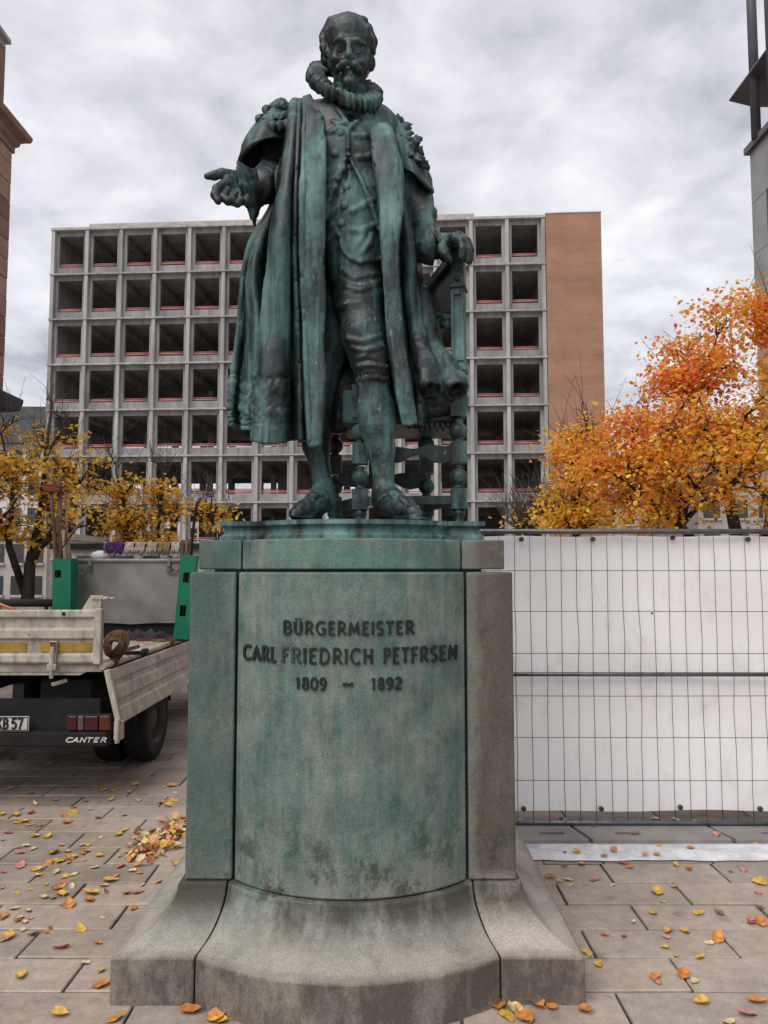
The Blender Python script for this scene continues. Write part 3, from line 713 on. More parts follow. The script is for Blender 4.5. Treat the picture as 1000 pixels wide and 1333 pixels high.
def tree(label, base, trunks, seed, targets, leaf_n, leaf_size, palette, group=None, name='tree', twig_n=0, spread=.28, cat='tree', depth=2, bare=0.0):
    """trunks grow from base; limbs reach for the targets (local offsets); leaves gather round the limb ends"""
    rng = np.random.default_rng(seed); rr = random.Random(seed)
    t = thing(name, label, cat, base, 0, group); B = Vector(base)
    tb = MB(); lb = MB(); wb = MB(); ends = []
    joints = []
    for tr in trunks:
        pts = [B+Vector(p) for p, r in tr]; tb.tube(pts, [r for p, r in tr], 9)
        joints += [(B+Vector(p), r) for p, r in tr[1:]]
    def limb(a, ra, b, k):
        a, b = Vector(a), Vector(b); L = (b-a).length; n = max(4, int(L/.25)); pts, rads = [], []
        side = Vector((rr.gauss(0, 1), rr.gauss(0, 1), rr.gauss(0, .5)))*L*.07; sag = Vector((0, 0, L*.10))
        for i in range(n+1):
            q = i/n; pts.append(a.lerp(b, q)+(side+sag)*math.sin(PI*q)+Vector((rr.gauss(0, .012), rr.gauss(0, .012), rr.gauss(0, .012)))*L)
            rads.append(max(.0035, ra*(1-q)**.8+.003))
        (lb if k < 2 else wb).tube(pts, rads, 6 if k < 2 else 4, cap=False)
        if k < depth:
            m = rr.randint(4, 6) if k == 0 else rr.randint(3, 5)
            for j in range(m):
                q = rr.uniform(.3, .98); i = min(n, int(q*n)); p = pts[i]; d = (b-a).normalized()
                v = (d*rr.uniform(.3, .9)+Vector((rr.gauss(0, 1), rr.gauss(0, 1), rr.gauss(.25, .7))).normalized()*.8).normalized()
                limb(p, rads[i]*.7, p+v*L*rr.uniform(.28, .5), k+1)
        if k >= depth-1:
            for i in range(max(1, n//3), n+1): ends.append(pts[i])
    for tg in targets:
        p = B+Vector(tg); j = min(joints, key=lambda J: (J[0]-p).length+max(0, J[0].z-p.z+.2)*2)
        limb(j[0], j[1]*.75, p, 0)
    tb.build('trunk', M_BARK, t)
    o = lb.build('limbs', M_BARK, t); tag(o, kind='stuff')
    for _ in range(twig_n):
        e = Vector(ends[rr.randrange(len(ends))]); v = Vector((rr.gauss(0, .5), rr.gauss(0, .5), rr.uniform(.5, 1.3)))*rr.uniform(.3, .8)
        wb.tube([e, e+v*.5+Vector((rr.gauss(0, .04), 0, 0)), e+v], [.005, .004, .002], 4, cap=False)
    if wb.v: o = wb.build('twigs', M_TWIG if twig_n else M_BARK, t); tag(o, kind='stuff')
    E = np.array([tuple(e) for e in ends])
    if bare: E = E[E[:, 2] < np.quantile(E[:, 2], 1-bare)]
    idx = rng.integers(0, len(E), leaf_n)
    P = E[idx]+rng.normal(0, spread*.5, (leaf_n, 3))*np.array([1, 1, .6])
    c = palette(P, rng, leaf_n, idx); leaf_cloud('crown', P-np.array(tuple(B)), leaf_size, c, rng, t)
    return t
YEL = np.array([(0.80, 0.47, 0.045), (0.82, 0.54, 0.07), (0.78, 0.42, 0.04), (0.84, 0.60, 0.13), (0.68, 0.35, 0.035)])
ORA = np.array([(0.85, 0.29, 0.06), (0.82, 0.21, 0.09), (0.82, 0.33, 0.06), (0.86, 0.39, 0.12), (0.70, 0.13, 0.08)])
def pal_mix(lo, hi, base=0.15, red_side=None):
    def f(P, rng, n, idx):
        q = np.clip((P[:, 2]-lo)/(hi-lo), 0, 1)
        cl = np.sin(idx*12.9898)*43758.5453; cl = cl-np.floor(cl)       # clumps share a hue
        nz = np.sin(P[:, 0]*2.1+1)+np.sin(P[:, 1]*2.7+P[:, 2]*1.9)
        pr = np.clip(base+.55*q+.13*nz+(cl-.5)*.35, 0, 1)
        k = rng.random(n) < pr
        c = np.where(k[:, None], ORA[rng.integers(0, len(ORA), n)], YEL[rng.integers(0, len(YEL), n)])
        return np.clip(c*np.array([1.12, 1.12, 1.15])*rng.uniform(.8, 1.15, (n, 1)), 0, 1)
    return f
# big orange tree behind the fence: limbs reach for these picture positions at their own depths
def rel(base, pts): return [tuple(at(px, py, Y)-Vector(base)) for px, py, Y in pts]
b1 = on_ground(975, 700, 0); b1 = (4.75, 10.0, 0)
tree('broad multi stemmed tree with orange and red autumn leaves behind the fence', b1,
     [[((0, 0, 0), .12), ((-.08, .02, .9), .10), ((-.12, 0, 1.9), .085), ((-.35, -.1, 2.9), .06), ((-.7, -.1, 3.8), .035)],
      [((.05, .1, 0), .10), ((.12, .1, 1.2), .085), ((.35, .1, 2.4), .06), ((.5, 0, 3.8), .04), ((.6, 0, 4.7), .02)],
      [((-.06, -.1, 0), .08), ((-.35, -.2, 1.5), .07), ((-1.0, -.3, 2.2), .05), ((-1.7, -.3, 2.8), .03)]],
     21, rel(b1, [(985, 385, 10), (940, 415, 9.6), (900, 450, 10.3), (955, 470, 9.2), (1000, 440, 10.8), (1040, 400, 10), (1075, 470, 9.5), (870, 500, 9.8), (915, 530, 9.0), (985, 530, 8.8),
                  (1040, 540, 9.2), (845, 560, 10.4), (810, 600, 10.0), (870, 600, 9.0), (930, 610, 8.6), (1000, 610, 8.7), (790, 650, 10.2), (845, 655, 9.2), (1050, 640, 9), (880, 560, 11.2), (960, 560, 11.3), (1020, 500, 11.2),
                  (825, 545, 9.7), (850, 630, 11.0), (765, 615, 10.1)]),
     23000, .069, pal_mix(2.2, 5.2, .10), twig_n=90, spread=.35)
b2 = (3.1, 12.2, 0)
tree('yellow leaved tree with bare top twigs in front of the brick tower', b2,
     [[((0, 0, 0), .09), ((.03, 0, 1.2), .075), ((-.05, 0, 2.2), .055), ((-.1, 0, 3.2), .03)]],
     33, rel(b2, [(770, 560, 12.2), (740, 590, 12.0), (728, 630, 12.3), (760, 625, 11.6), (735, 665, 11.9), (790, 590, 12.6), (800, 630, 12), (775, 670, 11.8), (750, 560, 12.8), (720, 675, 12.4), (815, 665, 12.2), (790, 545, 12.4)]),
     6200, .070, pal_mix(2.4, 5.4, -.12), twig_n=70, spread=.34, bare=.1)
def pal_yel(P, rng, n, idx):
    k = rng.random(n) < .06
    c = np.where(k[:, None], ORA[rng.integers(2, 4, n)], YEL[rng.integers(0, len(YEL), n)]); return np.clip(c*np.array([1.06, 1.10, 1.3])*rng.uniform(.8, 1.15, (n, 1)), 0, 1)
b3 = (at(38, 775, 11.5).x, 11.5, 0)
tree('yellow leaved tree with forked dark trunk behind the truck bed', b3,
     [[((0, 0, 0), .11), ((-.02, 0, 1.2), .095), ((.0, 0, 1.75), .08), ((.12, .05, 2.5), .055), ((.18, 0, 3.4), .03), ((.25, 0, 4.2), .015)],
      [((-.06, 0, 1.3), .06), ((-.28, -.1, 2.0), .05), ((-.25, -.1, 2.8), .03), ((-.5, 0, 3.7), .015)]],
     45, rel(b3, [(15, 600, 11.5), (50, 620, 11), (85, 640, 11.6), (110, 660, 11.2), (30, 655, 10.8), (-20, 640, 11.5), (-40, 600, 11.2), (70, 690, 11.8), (5, 690, 11.2), (120, 620, 12), (60, 590, 12.2), (95, 600, 11.6), (-10, 575, 11.9), (95, 545, 12), (30, 545, 11.4), (60, 520, 11.5), (130, 680, 11)]),
     3000, .085, pal_yel, twig_n=110, spread=.26, bare=.2, group='yellow trees behind the truck')
b4 = (at(185, 770, 14).x, 14.0, 0)
tree('thin leaved yellow tree behind the aluminium box', b4,
     [[((0, 0, 0), .08), ((-.1, 0, 1.4), .06), ((-.25, 0, 2.2), .045), ((-.4, 0, 3.0), .03)],
      [((.06, 0, 0), .07), ((.12, 0, 1.5), .055), ((.3, 0, 2.6), .035), ((.35, 0, 3.5), .02)]],
     57, rel(b4, [(150, 640, 14), (175, 625, 13.6), (200, 640, 14.2), (220, 630, 14), (140, 670, 13.6), (170, 680, 13.4), (205, 675, 13.6), (235, 660, 14.2), (160, 700, 14), (195, 700, 13.6), (225, 695, 14), (125, 650, 14.4), (190, 600, 14), (150, 600, 14.3), (225, 605, 14.2)]),
     2300, .09, pal_yel, twig_n=150, spread=.26, bare=.22, group='yellow trees behind the truck')
b5 = (at(285, 770, 15.5).x, 15.5, 0)
tree('small sparse yellow tree half hidden by the statue base', b5,
     [[((0, 0, 0), .07), ((-.05, 0, 1.4), .055), ((-.1, 0, 2.6), .03)]],
     61, rel(b5, [(262, 655, 15.5), (280, 640, 15.2), (265, 685, 15.5), (285, 690, 15), (300, 660, 15.6), (250, 670, 15.9)]),
     500, .085, pal_yel, twig_n=60, spread=.24, bare=.15, group='yellow trees behind the truck')
b6 = (at(690, 770, 13).x, 13.2, 0)
tree('nearly leafless dark shrub behind the fence beside the statue base', b6,
     [[((0, 0, 0), .05), ((.0, 0, 1.4), .04), ((.02, 0, 2.1), .03)], [((.05, 0, 0), .04), ((.2, 0, 1.8), .03)]],
     71, rel(b6, [(672, 665, 13), (690, 650, 13.2), (708, 660, 13), (660, 680, 13.4), (700, 680, 12.8), (680, 675, 13), (715, 640, 13.2), (725, 670, 13.3)]),
     190, .08, pal_yel, twig_n=260, spread=.25, name='shrub', cat='shrub')

# ================================================================ far buildings
M_WHITE = simple('white_render', (0.62, 0.60, 0.59), (0.5, 0.485, 0.475), .6, .9)
M_PALE = simple('pale_stone', (0.42, 0.39, 0.365), (0.32, 0.30, 0.28), .8, .9)
M_TILE = simple('dark_roof_tile', (0.06, 0.055, 0.053), (0.035, 0.033, 0.033), 1, .85)
def far_house(label, pxa, pxb, py_eave, Y, depth, floors, m, roof=0, cat='building', cols=4, group=None, ridge_along=True):
    z = zat(py_eave, Y); xa, xb = xat(pxa, z, Y), xat(pxb, z, Y); w = xb-xa
    t = thing('far_building', label, cat, ((xa+xb)/2, Y, 0), 0, group)
    b = MB(); b.box((xa, Y, 0), (xb, Y+depth, z)); b.build('wall', m, t)
    fh = z/floors; cw = w/cols
    for f_ in range(floors):
        for c_ in range(cols):
            x = xa+cw*(c_+.5); zz = fh*(f_+.5)
            q_ = MB(); q_.box((x-cw*.3, Y-.04, zz-fh*.28), (x+cw*.3, Y-.012, zz+fh*.3)); wo = q_.build('window', M_GLASS, t)
            q_ = MB(); q_.box((x-cw*.36, Y-.16, zz-fh*.36), (x+cw*.36, Y-.011, zz-fh*.29)); q_.build('sill', m, wo)
    if roof:
        b = MB(); 
        if ridge_along: b.prism([(Y-.5, z+.01), (Y+depth+.5, z+.01), (Y+depth/2, z+roof)], xa-.3, xb+.3, lambda u, v, w_: (w_, u, v))
        else: b.prism([(xa-.3, z+.01), (xb+.3, z+.01), ((xa+xb)/2, z+roof)], Y-.3, Y+depth, lambda u, v, w_: (u, w_, v))
        b.build('roof', M_TILE, t)
    else:
        b = MB(); b.box((xa-.1, Y-.15, z+.003), (xb+.1, Y+depth, z+.35)); b.build('parapet', M_PALE, t)
    return t
far_house('white rendered house with steep dark roof left of the concrete block', -60, 58, 578, 62, 14, 5, M_WHITE, 4.6, 'house', 5)
far_house('pale stone shop building behind the left trees', -90, 62, 700, 40, 8, 2, M_PALE, 0, 'building', 6)
far_house('low white pavilion behind the concrete block', 100, 480, 640, 92, 12, 3, M_WHITE, 0, 'building', 14)
far_house('long pale building beyond the orange tree', 600, 1010, 655, 88, 12, 3, M_WHITE, 0, 'building', 16)
far_house('white glazed building behind the right hand trees', 905, 1120, 560, 66, 12, 5, M_PALE, 0, 'building', 6)
# ================================================================ flatbed truck, seen from behind
def m_truck():
    m = Mat('dirty_beige_paint', 0.55, 0.35)
    c = m.ramp(m.noise(5, 6, .7), [(0.3, (0.30, 0.265, 0.21)), (0.62, (0.50, 0.455, 0.38))])
    dr = m.ramp(m.noise(16, 6, .7, m.mapped((1, 1, .35))), [(0.47, 0), (0.64, 1)]); c = m.mix(m.math('MULTIPLY', dr, .6), c, (0.16, 0.125, 0.095))
    ru = m.ramp(m.noise(9, 6, .75, m.mapped((1, 1, 1), (4, 1, 2))), [(0.63, 0), (0.7, 1)]); c = m.mix(m.math('MULTIPLY', ru, .8), c, (0.15, 0.06, 0.03))
    m.col(c); m.bump(m.noise(60, 4), .12, .003); return m.m
M_TRUCK = m_truck()
M_YELLOW = simple('yellow_reflector', (0.40, 0.24, 0.035), (0.24, 0.14, 0.03), 9, .6)
M_BLACK = simple('black_rubber', (0.02, 0.019, 0.019), (0.011, 0.011, 0.011), 12, .75, .3, 0, .2)
M_CHASSIS = simple('dark_chassis', (0.016, 0.015, 0.015), (0.008, 0.008, 0.008), 6, .8)
M_RIM = simple('dusty_steel_rim', (0.075, 0.07, 0.066), (0.04, 0.037, 0.035), 10, .6, .4, .3)
M_RUST = simple('rusty_steel', (0.13, 0.065, 0.04), (0.05, 0.03, 0.022), 22, .85, .2, 0, .4)
M_DECK = simple('worn_deck', (0.40, 0.36, 0.32), (0.22, 0.19, 0.165), 7, .8, .2, 0, .3)
XR, YR0, ZB = -1.985, 5.45, 0.985            # right flank, rear, deck height
XL = XR-2.02
tk = thing('flatbed_truck', 'dirty beige flatbed truck with its side gate folded down', 'truck', ((XL+XR)/2, YR0, 0))
DL = 8.0                                      # front end of the deck
b = MB(); b.box((XL, YR0+.02, ZB-.05), (XR, DL, ZB)); b.build('deck', M_DECK, tk)
b = MB(); b.tube([(XR+.012, YR0, ZB-.012), (XR+.012, DL, ZB-.012)], .024, 8); b.build('deck_edge', M_TRUCK, tk)
for yy in (5.62, 6.35, 7.1): 
    b = MB(); b.box((XR+.0, yy, ZB-.05), (XR+.045, yy+.06, ZB+.02)); b.build('hinge', M_RUST, tk, bevel=.006)
# tailgate: pressed profile, swept across
tz0, tz1 = 0.995, zat(794, YR0)
hh = tz1-tz0
pr = [(0, 0), (.035, 0), (.035, 1), (0, 1), (-.012, .985), (-.012, .87), (.012, .83), (.012, .66), (-.012, .62), (-.012, .47), (.012, .44), (.012, .19), (-.010, .16), (-.010, .03)]
b = MB(); b.prism([(u, tz0+v*hh) for u, v in pr], XL, XR-.005, lambda u, v, w: (w, YR0+u, v)); tg = b.build('tailgate', M_TRUCK, tk, bevel=.004)
b = MB(); b.box((XR-.05, YR0-.020, tz0-.006), (XR+.002, YR0+.037, tz1+.012)); b.build('end_post', M_TRUCK, tg, bevel=.008)
for xa_, xb_ in ((XL+.05, XR-.53), (XR-.43, XR-.07)):
    b = MB(); b.box((xa_, YR0+.004, tz0+hh*.215), (xb_, YR0+.010, tz0+hh*.385)); b.build('reflective_stripe', M_YELLOW, tg)
def latch(x, par):
    b = MB(); b.box((x-.025, YR0-.03, tz0-.03), (x+.025, YR0+.0, tz0+hh*.42)); b.tube([(x, YR0-.035, tz0-.10), (x, YR0-.035, tz0+.12)], .016, 8)
    b.box((x-.032, YR0-.045, tz0-.04), (x+.032, YR0-.03, tz0+.0)); o = b.build('latch', M_TRUCK, par, bevel=.004)
    b = MB(); b.box((x-.019, YR0-.036, tz0+hh*.22), (x+.019, YR0-.031, tz0+hh*.41)); b.build('latch_plate', M_RUST, o)
    return o
p = at(71, 850, YR0); latch(p.x, tk); latch(p.x-1.0, tk)
p = at(83, 799, YR0-.013); b = MB(); b.lathe((p.x, p.y, p.z), [(.013, -.002), (.013, .006), (.008, .008)], 10, (0, -1, 0)); b.build('bolt', M_BLACK, tg)
# sub frame under the deck
b = MB(); zf = zat(880, YR0); b.prism([(XL, tz0-.012), (XR-.02, tz0-.012), (XR-.16, zf), (XL, zf)], 0, .05, lambda u, v, w: (u, YR0+.03+w, v)); b.build('rear_crossmember', M_TRUCK, tk, bevel=.004)
for i in range(5):
    b = MB(); y = YR0+.42+i*.5; b.box((XL+.04, y, ZB-.14), (XR-.05, y+.06, ZB-.052)); b.build('crossmember', M_CHASSIS, tk)
for x in (XL+.62, XR-.62):
    b = MB(); b.box((x-.04, YR0+.1, .62), (x+.04, 9.3, .84)); b.build('chassis_rail', M_CHASSIS, tk)
b = MB(); b.tube([(XL+.25, 6.85, .40), (XR-.25, 6.85, .40)], .055, 10); b.ball(((XL+XR)/2, 6.85, .40), .16, 14, 10); b.build('axle', M_CHASSIS, tk)
b = MB(); b.box((XR-.5, 5.62, .66), (XR-.12, 6.4, .86)); b.build('underbody_box', M_CHASSIS, tk, bevel=.02)
p = at(72, 890, YR0-.02); b = MB(); b.bar((p.x-.03, YR0+.0, p.z-.01), (p.x+.045, YR0+.06, p.z+.012), .03, .02); b.build('hook', M_TRUCK, tk)
# folded down side gate: hinged under the deck edge, flaring out
def gate(u, v, w): # u out of panel, v 0 top..1 bottom, along w
    fl = .095; hgt = .37
    return (XR+.03+fl*v+u*.97, w, ZB-.045-hgt*v+u*.25)
prg = [(0, 0), (0, 1), (.02, 1), (.024, .97), (.024, .74), (.008, .70), (.008, .60), (.024, .56), (.024, .36), (.008, .32), (.008, .24), (.024, .20), (.024, .02), (.018, 0)]
b = MB(); b.prism(prg, YR0+.03, 7.95, lambda u, v, w: gate(u, v, w)); sg = b.build('side_gate', M_TRUCK, tk, bevel=.003)
b = MB()
b.prism([(-.01, -.02), (-.01, 1.02), (.032, 1.02), (.032, -.02)], YR0, YR0+.045, lambda u, v, w: gate(u, v, w)); b.build('end_post', M_TRUCK, sg, bevel=.006)
q = Vector(gate(.0, 1.0, YR0)); b = MB(); b.box((q.x-.02, YR0-.01, q.z-.10), (q.x+.035, YR0+.05, q.z+.03)); b.tube([(q.x+.01, YR0-.02, q.z-.12), (q.x+.01, YR0-.02, q.z+.05)], .018, 8); b.build('gate_latch', M_TRUCK, sg, bevel=.005)
# bumper, lights, plate
zb0, zb1 = zat(972, YR0), zat(953, YR0)
b = MB(); b.box((XL+.05, YR0-.01, zb0), (XR+.06, YR0+.09, zb1)); bu = b.build('bumper', M_CHASSIS, tk, bevel=.012)
b = MB(); b.box((XL+.05, YR0+.06, zb1+.002), (XR-.02, YR0+.08, zb1+.22)); b.build('light_bar', M_CHASSIS, tk)
M_RED = simple('red_lens', (0.065, 0.004, 0.007), (0.04, 0.003, 0.004), 30, .25, .5); M_AMB = simple('amber_lens', (0.10, 0.022, 0.007), (0.06, 0.012, 0.004), 30, .25, .5)
M_CLEAR = simple('clear_lens', (0.11, 0.085, 0.08), (0.08, 0.055, 0.05), 30, .25, .5)
def px_box(pxa, pxb, pya, pyb, Y, d):
    A, B_ = at(pxa, pyb, Y), at(pxb, pya, Y); return (A.x, Y, A.z), (B_.x, Y+d, B_.z)
b = MB(); b.box(*px_box(86, 145, 930, 953, YR0+.02, .04)); tl = b.build('tail_light', M_BLACK, tk, bevel=.01)
for nm, a_, c_, m_ in (('red_lens', 88, 100, M_RED), ('reversing_lens', 100.5, 109, M_CLEAR), ('red_lens', 109.5, 128, M_RED), ('amber_lens', 128.5, 143, M_AMB)):
    b = MB(); b.box(*px_box(a_, c_, 932, 951, YR0-.005, .03)); b.build(nm, m_, tl, bevel=.008)
M_PLATE_W = simple('number_plate_white', (0.55, 0.53, 0.50), (0.42, 0.40, 0.375), 8, .5)
b = MB(); lo, hi = px_box(-60, 38, 932.5, 952, YR0-.012, .008); b.box(lo, hi); npl = b.build('number_plate', M_PLATE_W, tk, bevel=.003)
lo, hi = px_box(-59, 37, 933.3, 951.2, YR0-.013, .001)
M_INK = simple('black_ink', (0.015, 0.015, 0.016), None, 4, .5)
b = MB()
for a_, c_ in (((lo[0], lo[2]), (hi[0], lo[2]+.006)), ((lo[0], hi[2]-.006), (hi[0], hi[2])), ((hi[0]-.006, lo[2]+.0061), (hi[0], hi[2]-.0061))): b.box((a_[0], YR0-.0135, a_[1]), (c_[0], YR0-.0125, c_[1]))
b.build('plate_border', M_INK, npl)
SEG = {'K': [[(0,0),(0,1)], [(.55,1),(.03,.45)], [(.2,.6),(.58,0)]], 'B': GLY['B'][1], '5': [[(.5,1),(.1,1),(.06,.55),(.3,.62),(.5,.45),(.48,.15),(.3,0),(.04,.06)]], '7': [[(.02,1),(.52,1),(.2,0)]],
       'C': GLY['C'][1], 'A': [[(.02,0),(.34,1),(.66,0)], [(.16,.32),(.52,.32)]], 'N': GLY['N'][1], 'T': GLY['T'][1], 'E': GLY['E'][1], 'R': GLY['R'][1]}
def flat_text(word, pxa, pxb, pya, pyb, Y, sw, m, par, slant=0.0):
    nb = 0; n = len([c for c in word if c != ' '])+.45*word.count(' '); adv = (pxb-pxa)/n; x = pxa; A, B_ = zat(pyb, Y), zat(pya, Y)
    for ch in word:
        if ch == ' ': x += adv*.45; continue
        b = MB(); k = adv*.80/.62
        for st in SEG[ch]:
            P = [Vector((xat(x+u*k+slant*v*adv, 1, Y), Y, A+(B_-A)*v)) for u, v in st]
            for p0, p1 in zip(P[:-1], P[1:]):
                nb += 1; d = (p1-p0).normalized()*sw*.35; oy = Vector((0, -.00025*(nb % 9), 0)); b.bar(p0-d+oy, p1+d+oy, sw, .003, (0, 1, 0))
        b.build('letter', m, par); x += adv
flat_text('KB 57', -1, 34.5, 935.5, 948.5, YR0-.014, .013, M_INK, npl)
M_WTXT = simple('white_lettering', (0.6, 0.6, 0.6), None, 4, .5)
flat_text('CANTER', 88, 142, 960.3, 966, YR0-.013, .008, M_WTXT, bu, .25)
# wheels
def wheel(x, y, r=.355, wd=.21, side=1):
    w = MB(); pr_ = [(r*.60, -wd/2), (r*.9, -wd/2), (r*.975, -wd*.42), (r, -wd*.3), (r, wd*.3), (r*.975, wd*.42), (r*.9, wd/2), (r*.62, wd/2), (r*.60, wd*.3)]
    w.lathe((x, y, r), pr_, 40, (side, 0, 0)); o = w.build('wheel', M_BLACK, tk)
    q_ = MB(); q_.lathe((x, y, r), [(r*.615, wd*.25), (r*.615, wd*.5), (r*.57, wd*.48), (r*.52, wd*.2), (r*.42, wd*.08), (r*.30, wd*.06), (r*.27, wd*.3), (r*.2, wd*.34), (.02, wd*.35)], 32, (side, 0, 0)); q_.build('rim', M_RIM, o)
    for k in range(6):
        a = k*PI/3; n_ = MB(); n_.lathe((x+side*wd*.10, y+r*.35*math.cos(a), r+r*.35*math.sin(a)), [(.014, 0), (.014, .02), (.01, .024)], 6, (side, 0, 0)); n_.build('wheel_nut', M_RIM, o)
for x, s_ in ((XR-.10, 1), (XR-.36, 1), (XL+.10, -1), (XL+.36, -1)): wheel(x, 6.85, side=s_)
for x, s_ in ((XR-.18, 1), (XL+.18, -1)): wheel(x, 9.3, .34, .2, s_)
b = MB(); b.box((XR-.48, 6.30, .40), (XR-.02, 6.33, .86)); b.build('mudflap', M_BLACK, tk)
b = MB(); b.grid([[(XR-.48, 6.85+.46*math.cos(a), .36+.46*math.sin(a)), (XR-.01, 6.85+.46*math.cos(a), .36+.46*math.sin(a))] for a in np.linspace(.15, PI-.5, 12)]); b.build('mudguard', M_BLACK, tk)
# cab
CY0 = 8.35; czt = zat(709, CY0); cxl, cxr = xat(64, 1.7, CY0), xat(268, 1.7, CY0)
cab = MB(); prf = [(CY0, .55), (CY0+1.7, .55), (CY0+1.78, 1.1), (CY0+1.35, czt-.02), (CY0+1.2, czt), (CY0+.05, czt), (CY0, czt-.05)]
cab.prism(prf, cxl, cxr, lambda u, v, w: (w, u, v)); co = cab.build('cab', M_TRUCK, tk, bevel=.04, seg=3)
b = MB(); b.box((cxl+.3, CY0-.012, czt-.50), (cxr-.3, CY0-.003, czt-.12)); b.build('rear_window', M_GLASS, co)
b = MB(); b.box((cxl+.02, CY0-.05, czt-.05), (cxr-.02, CY0-.004, czt+.012)); b.build('roof_bar', M_CHASSIS, co)
for xx in (cxl-.003, cxr+.003):
    b = MB(); b.box((xx-.006, CY0+.45, 1.25), (xx+.006, CY0+1.2, czt-.18)); b.build('side_window', M_GLASS, co)
    b = MB(); b.box((xx-.012, CY0+.5, .98), (xx+.012, CY0+.68, 1.02)); b.build('door_handle', M_CHASSIS, co)
b = MB(); b.box((XL+.02, DL-.02, ZB+.002), (XR-.0, DL+.03, ZB+.36)); b.build('headboard', M_TRUCK, tk)
b = MB(); b.prism([(0, 0), (.035, 0), (.035, 1), (0, 1)], YR0+.05, DL-.04, lambda u, v, w: (XL+u, w, tz0+v*hh)); b.build('side_gate', M_TRUCK, tk)
# bracket with bolts bolted on top of the tailgate
A = [(118, 795), (131, 774.5), (146, 774.5), (145.5, 777), (137, 777.5), (131, 795)]
Q_ = [at(a_, b_, YR0+.02) for a_, b_ in ((107, 795), (119, 775), (136, 775), (131, 795))]
b = MB(); b.prism([(v.x, v.z) for v in Q_], YR0+.0, YR0+.03, lambda u, v, w: (u, w, v)); bk = b.build('bracket', M_TRUCK, tk, bevel=.004)
p = at(134, 779, YR0+.01); b = MB(); b.tube([(p.x, p.y, p.z), (p.x+.045, p.y, p.z)], .014, 8); b.tube([(p.x+.045, p.y, p.z), (p.x+.085, p.y, p.z)], .009, 8); b.build('pin', M_TRUCK, bk)
for a_ in (121.5, 126, 130.5):
    p = at(a_, 779.5, YR0-.002); b = MB(); b.lathe((p.x, p.y+.002, p.z), [(.010, 0), (.010, .008), (.006, .011)], 8, (0, -1, 0)); b.build('bolt', M_TRUCK, bk)

# ---------------------------------------------------------------- load
M_ALU = Mat('dull_aluminium', .45, .5, .75); M_ALU.col(M_ALU.ramp(M_ALU.noise(2.5, 6, .65), [(0.3, (0.19, 0.18, 0.165)), (0.7, (0.33, 0.31, 0.285))])); M_ALU.rough(M_ALU.ramp(M_ALU.noise(6, 5, .7), [(0.3, .38), (0.7, .62)])); M_ALU.bump(M_ALU.noise(3.5, 3), .12, .03); M_ALU = M_ALU.m
YBX = 7.45
zb_, zt_ = zat(811, YBX), zat(728, YBX); xa_, xb_ = xat(66, 1.5, YBX), xat(236, 1.5, YBX)
bx = thing('aluminium_toolbox', 'large dull aluminium toolbox with two hasps standing on the truck bed', 'toolbox', ((xa_+xb_)/2, YBX, ZB))
b = MB(); P = []
for i in range(17):
    x = xa_+(xb_-xa_)*i/16; P.append([(x, YBX+.006*math.sin(i*1.3+j*.9)*(.2 if j in (0, 8) else 1), zb_+(zt_-.03-zb_)*j/8-(.012*max(0, 1-abs(i-10)/2.5) if j == 0 else 0)) for j in range(9)])
b.grid(P); b.box((xa_, YBX+.012, zb_), (xb_, YBX+.50, zt_-.032)); b.build('body', M_ALU, bx)
b = MB(); b.box((xa_-.01, YBX-.022, zt_-.028), (xb_+.01, YBX+.52, zt_+.004)); b.build('lid', M_ALU, bx, bevel=.006)
for yy in (.03, .40):
    b = MB(); b.box((xa_+.03, YBX+yy, ZB+.002), (xb_-.03, YBX+yy+.08, zb_-.001)); b.build('skid', M_CHASSIS, bx)
for a_ in (117, 220):
    p = at(a_, 731, YBX-.03); b = MB(); b.box((p.x-.016, YBX-.03, p.z-.05), (p.x+.016, YBX-.024, p.z+.03)); b.build('hasp', M_ALU, bx, bevel=.003)
    b = MB(); b.lathe((p.x, YBX-.04, p.z-.075), [(.02, -.008), (.022, 0), (.02, .008)], 14, (0, -1, 0)); b.tube([(p.x+.013*math.cos(t), YBX-.04, p.z-.058+.02*math.sin(t)) for t in np.linspace(0, PI, 8)], .004, 6); b.build('padlock', M_GALV, bx)
    b = MB(); s_ = -1 if a_ < 150 else 1; c_ = p.x+s_*.055; b.box((c_-.045, YBX-.012, p.z-.078), (c_+.045, YBX-.008, p.z-.028)); b.tube([(c_-.03+.05*math.cos(t), YBX-.02, p.z-.075+.045*math.sin(t)) for t in np.linspace(PI, 2*PI, 9)], .005, 6); b.build('drop_handle', M_ALU, bx)
# dark things under the box
M_DARKCLOTH = simple('dark_cloth', (0.045, 0.04, 0.04), (0.02, 0.018, 0.02), 12, .9)
b = MB(); P = []
for i in range(21):
    x = xa_+.75+.85*i/20 if False else xa_+.62+.62*i/20
    h_ = .085*math.sin(PI*min(1, i/20))**.5*(1+.25*math.sin(i*1.7))
    P.append([(x+.01*math.sin(j*2+i), YBX-.12+.12*(1-math.cos(PI*j/8))/2-.03*math.sin(i), ZB+.004+h_*math.sin(PI*j/8)) for j in range(9)])
b.grid(P); o = b.build('dark_cloth', M_DARKCLOTH); tag(o, 'dark crumpled cloth lying under the front of the aluminium toolbox', 'cloth')
M_REDBAR = simple('red_painted_bar', (0.22, 0.02, 0.025), (0.12, 0.012, 0.015), 9, .6)
pa, pb = at(178, 834, YBX-.2), at(245, 832, YBX-.2); b = MB(); b.bar((pa.x, pa.y, ZB+.012), (pb.x+.1, pb.y, ZB+.012), .03, .022); o = b.build('red_bar', M_REDBAR, None, bevel=.003); tag(o, 'thin red bar lying across the truck bed before the toolbox', 'bar')
M_MOSS = simple('green_moss', (0.15, 0.16, 0.035), (0.08, 0.085, 0.02), 60, .95)
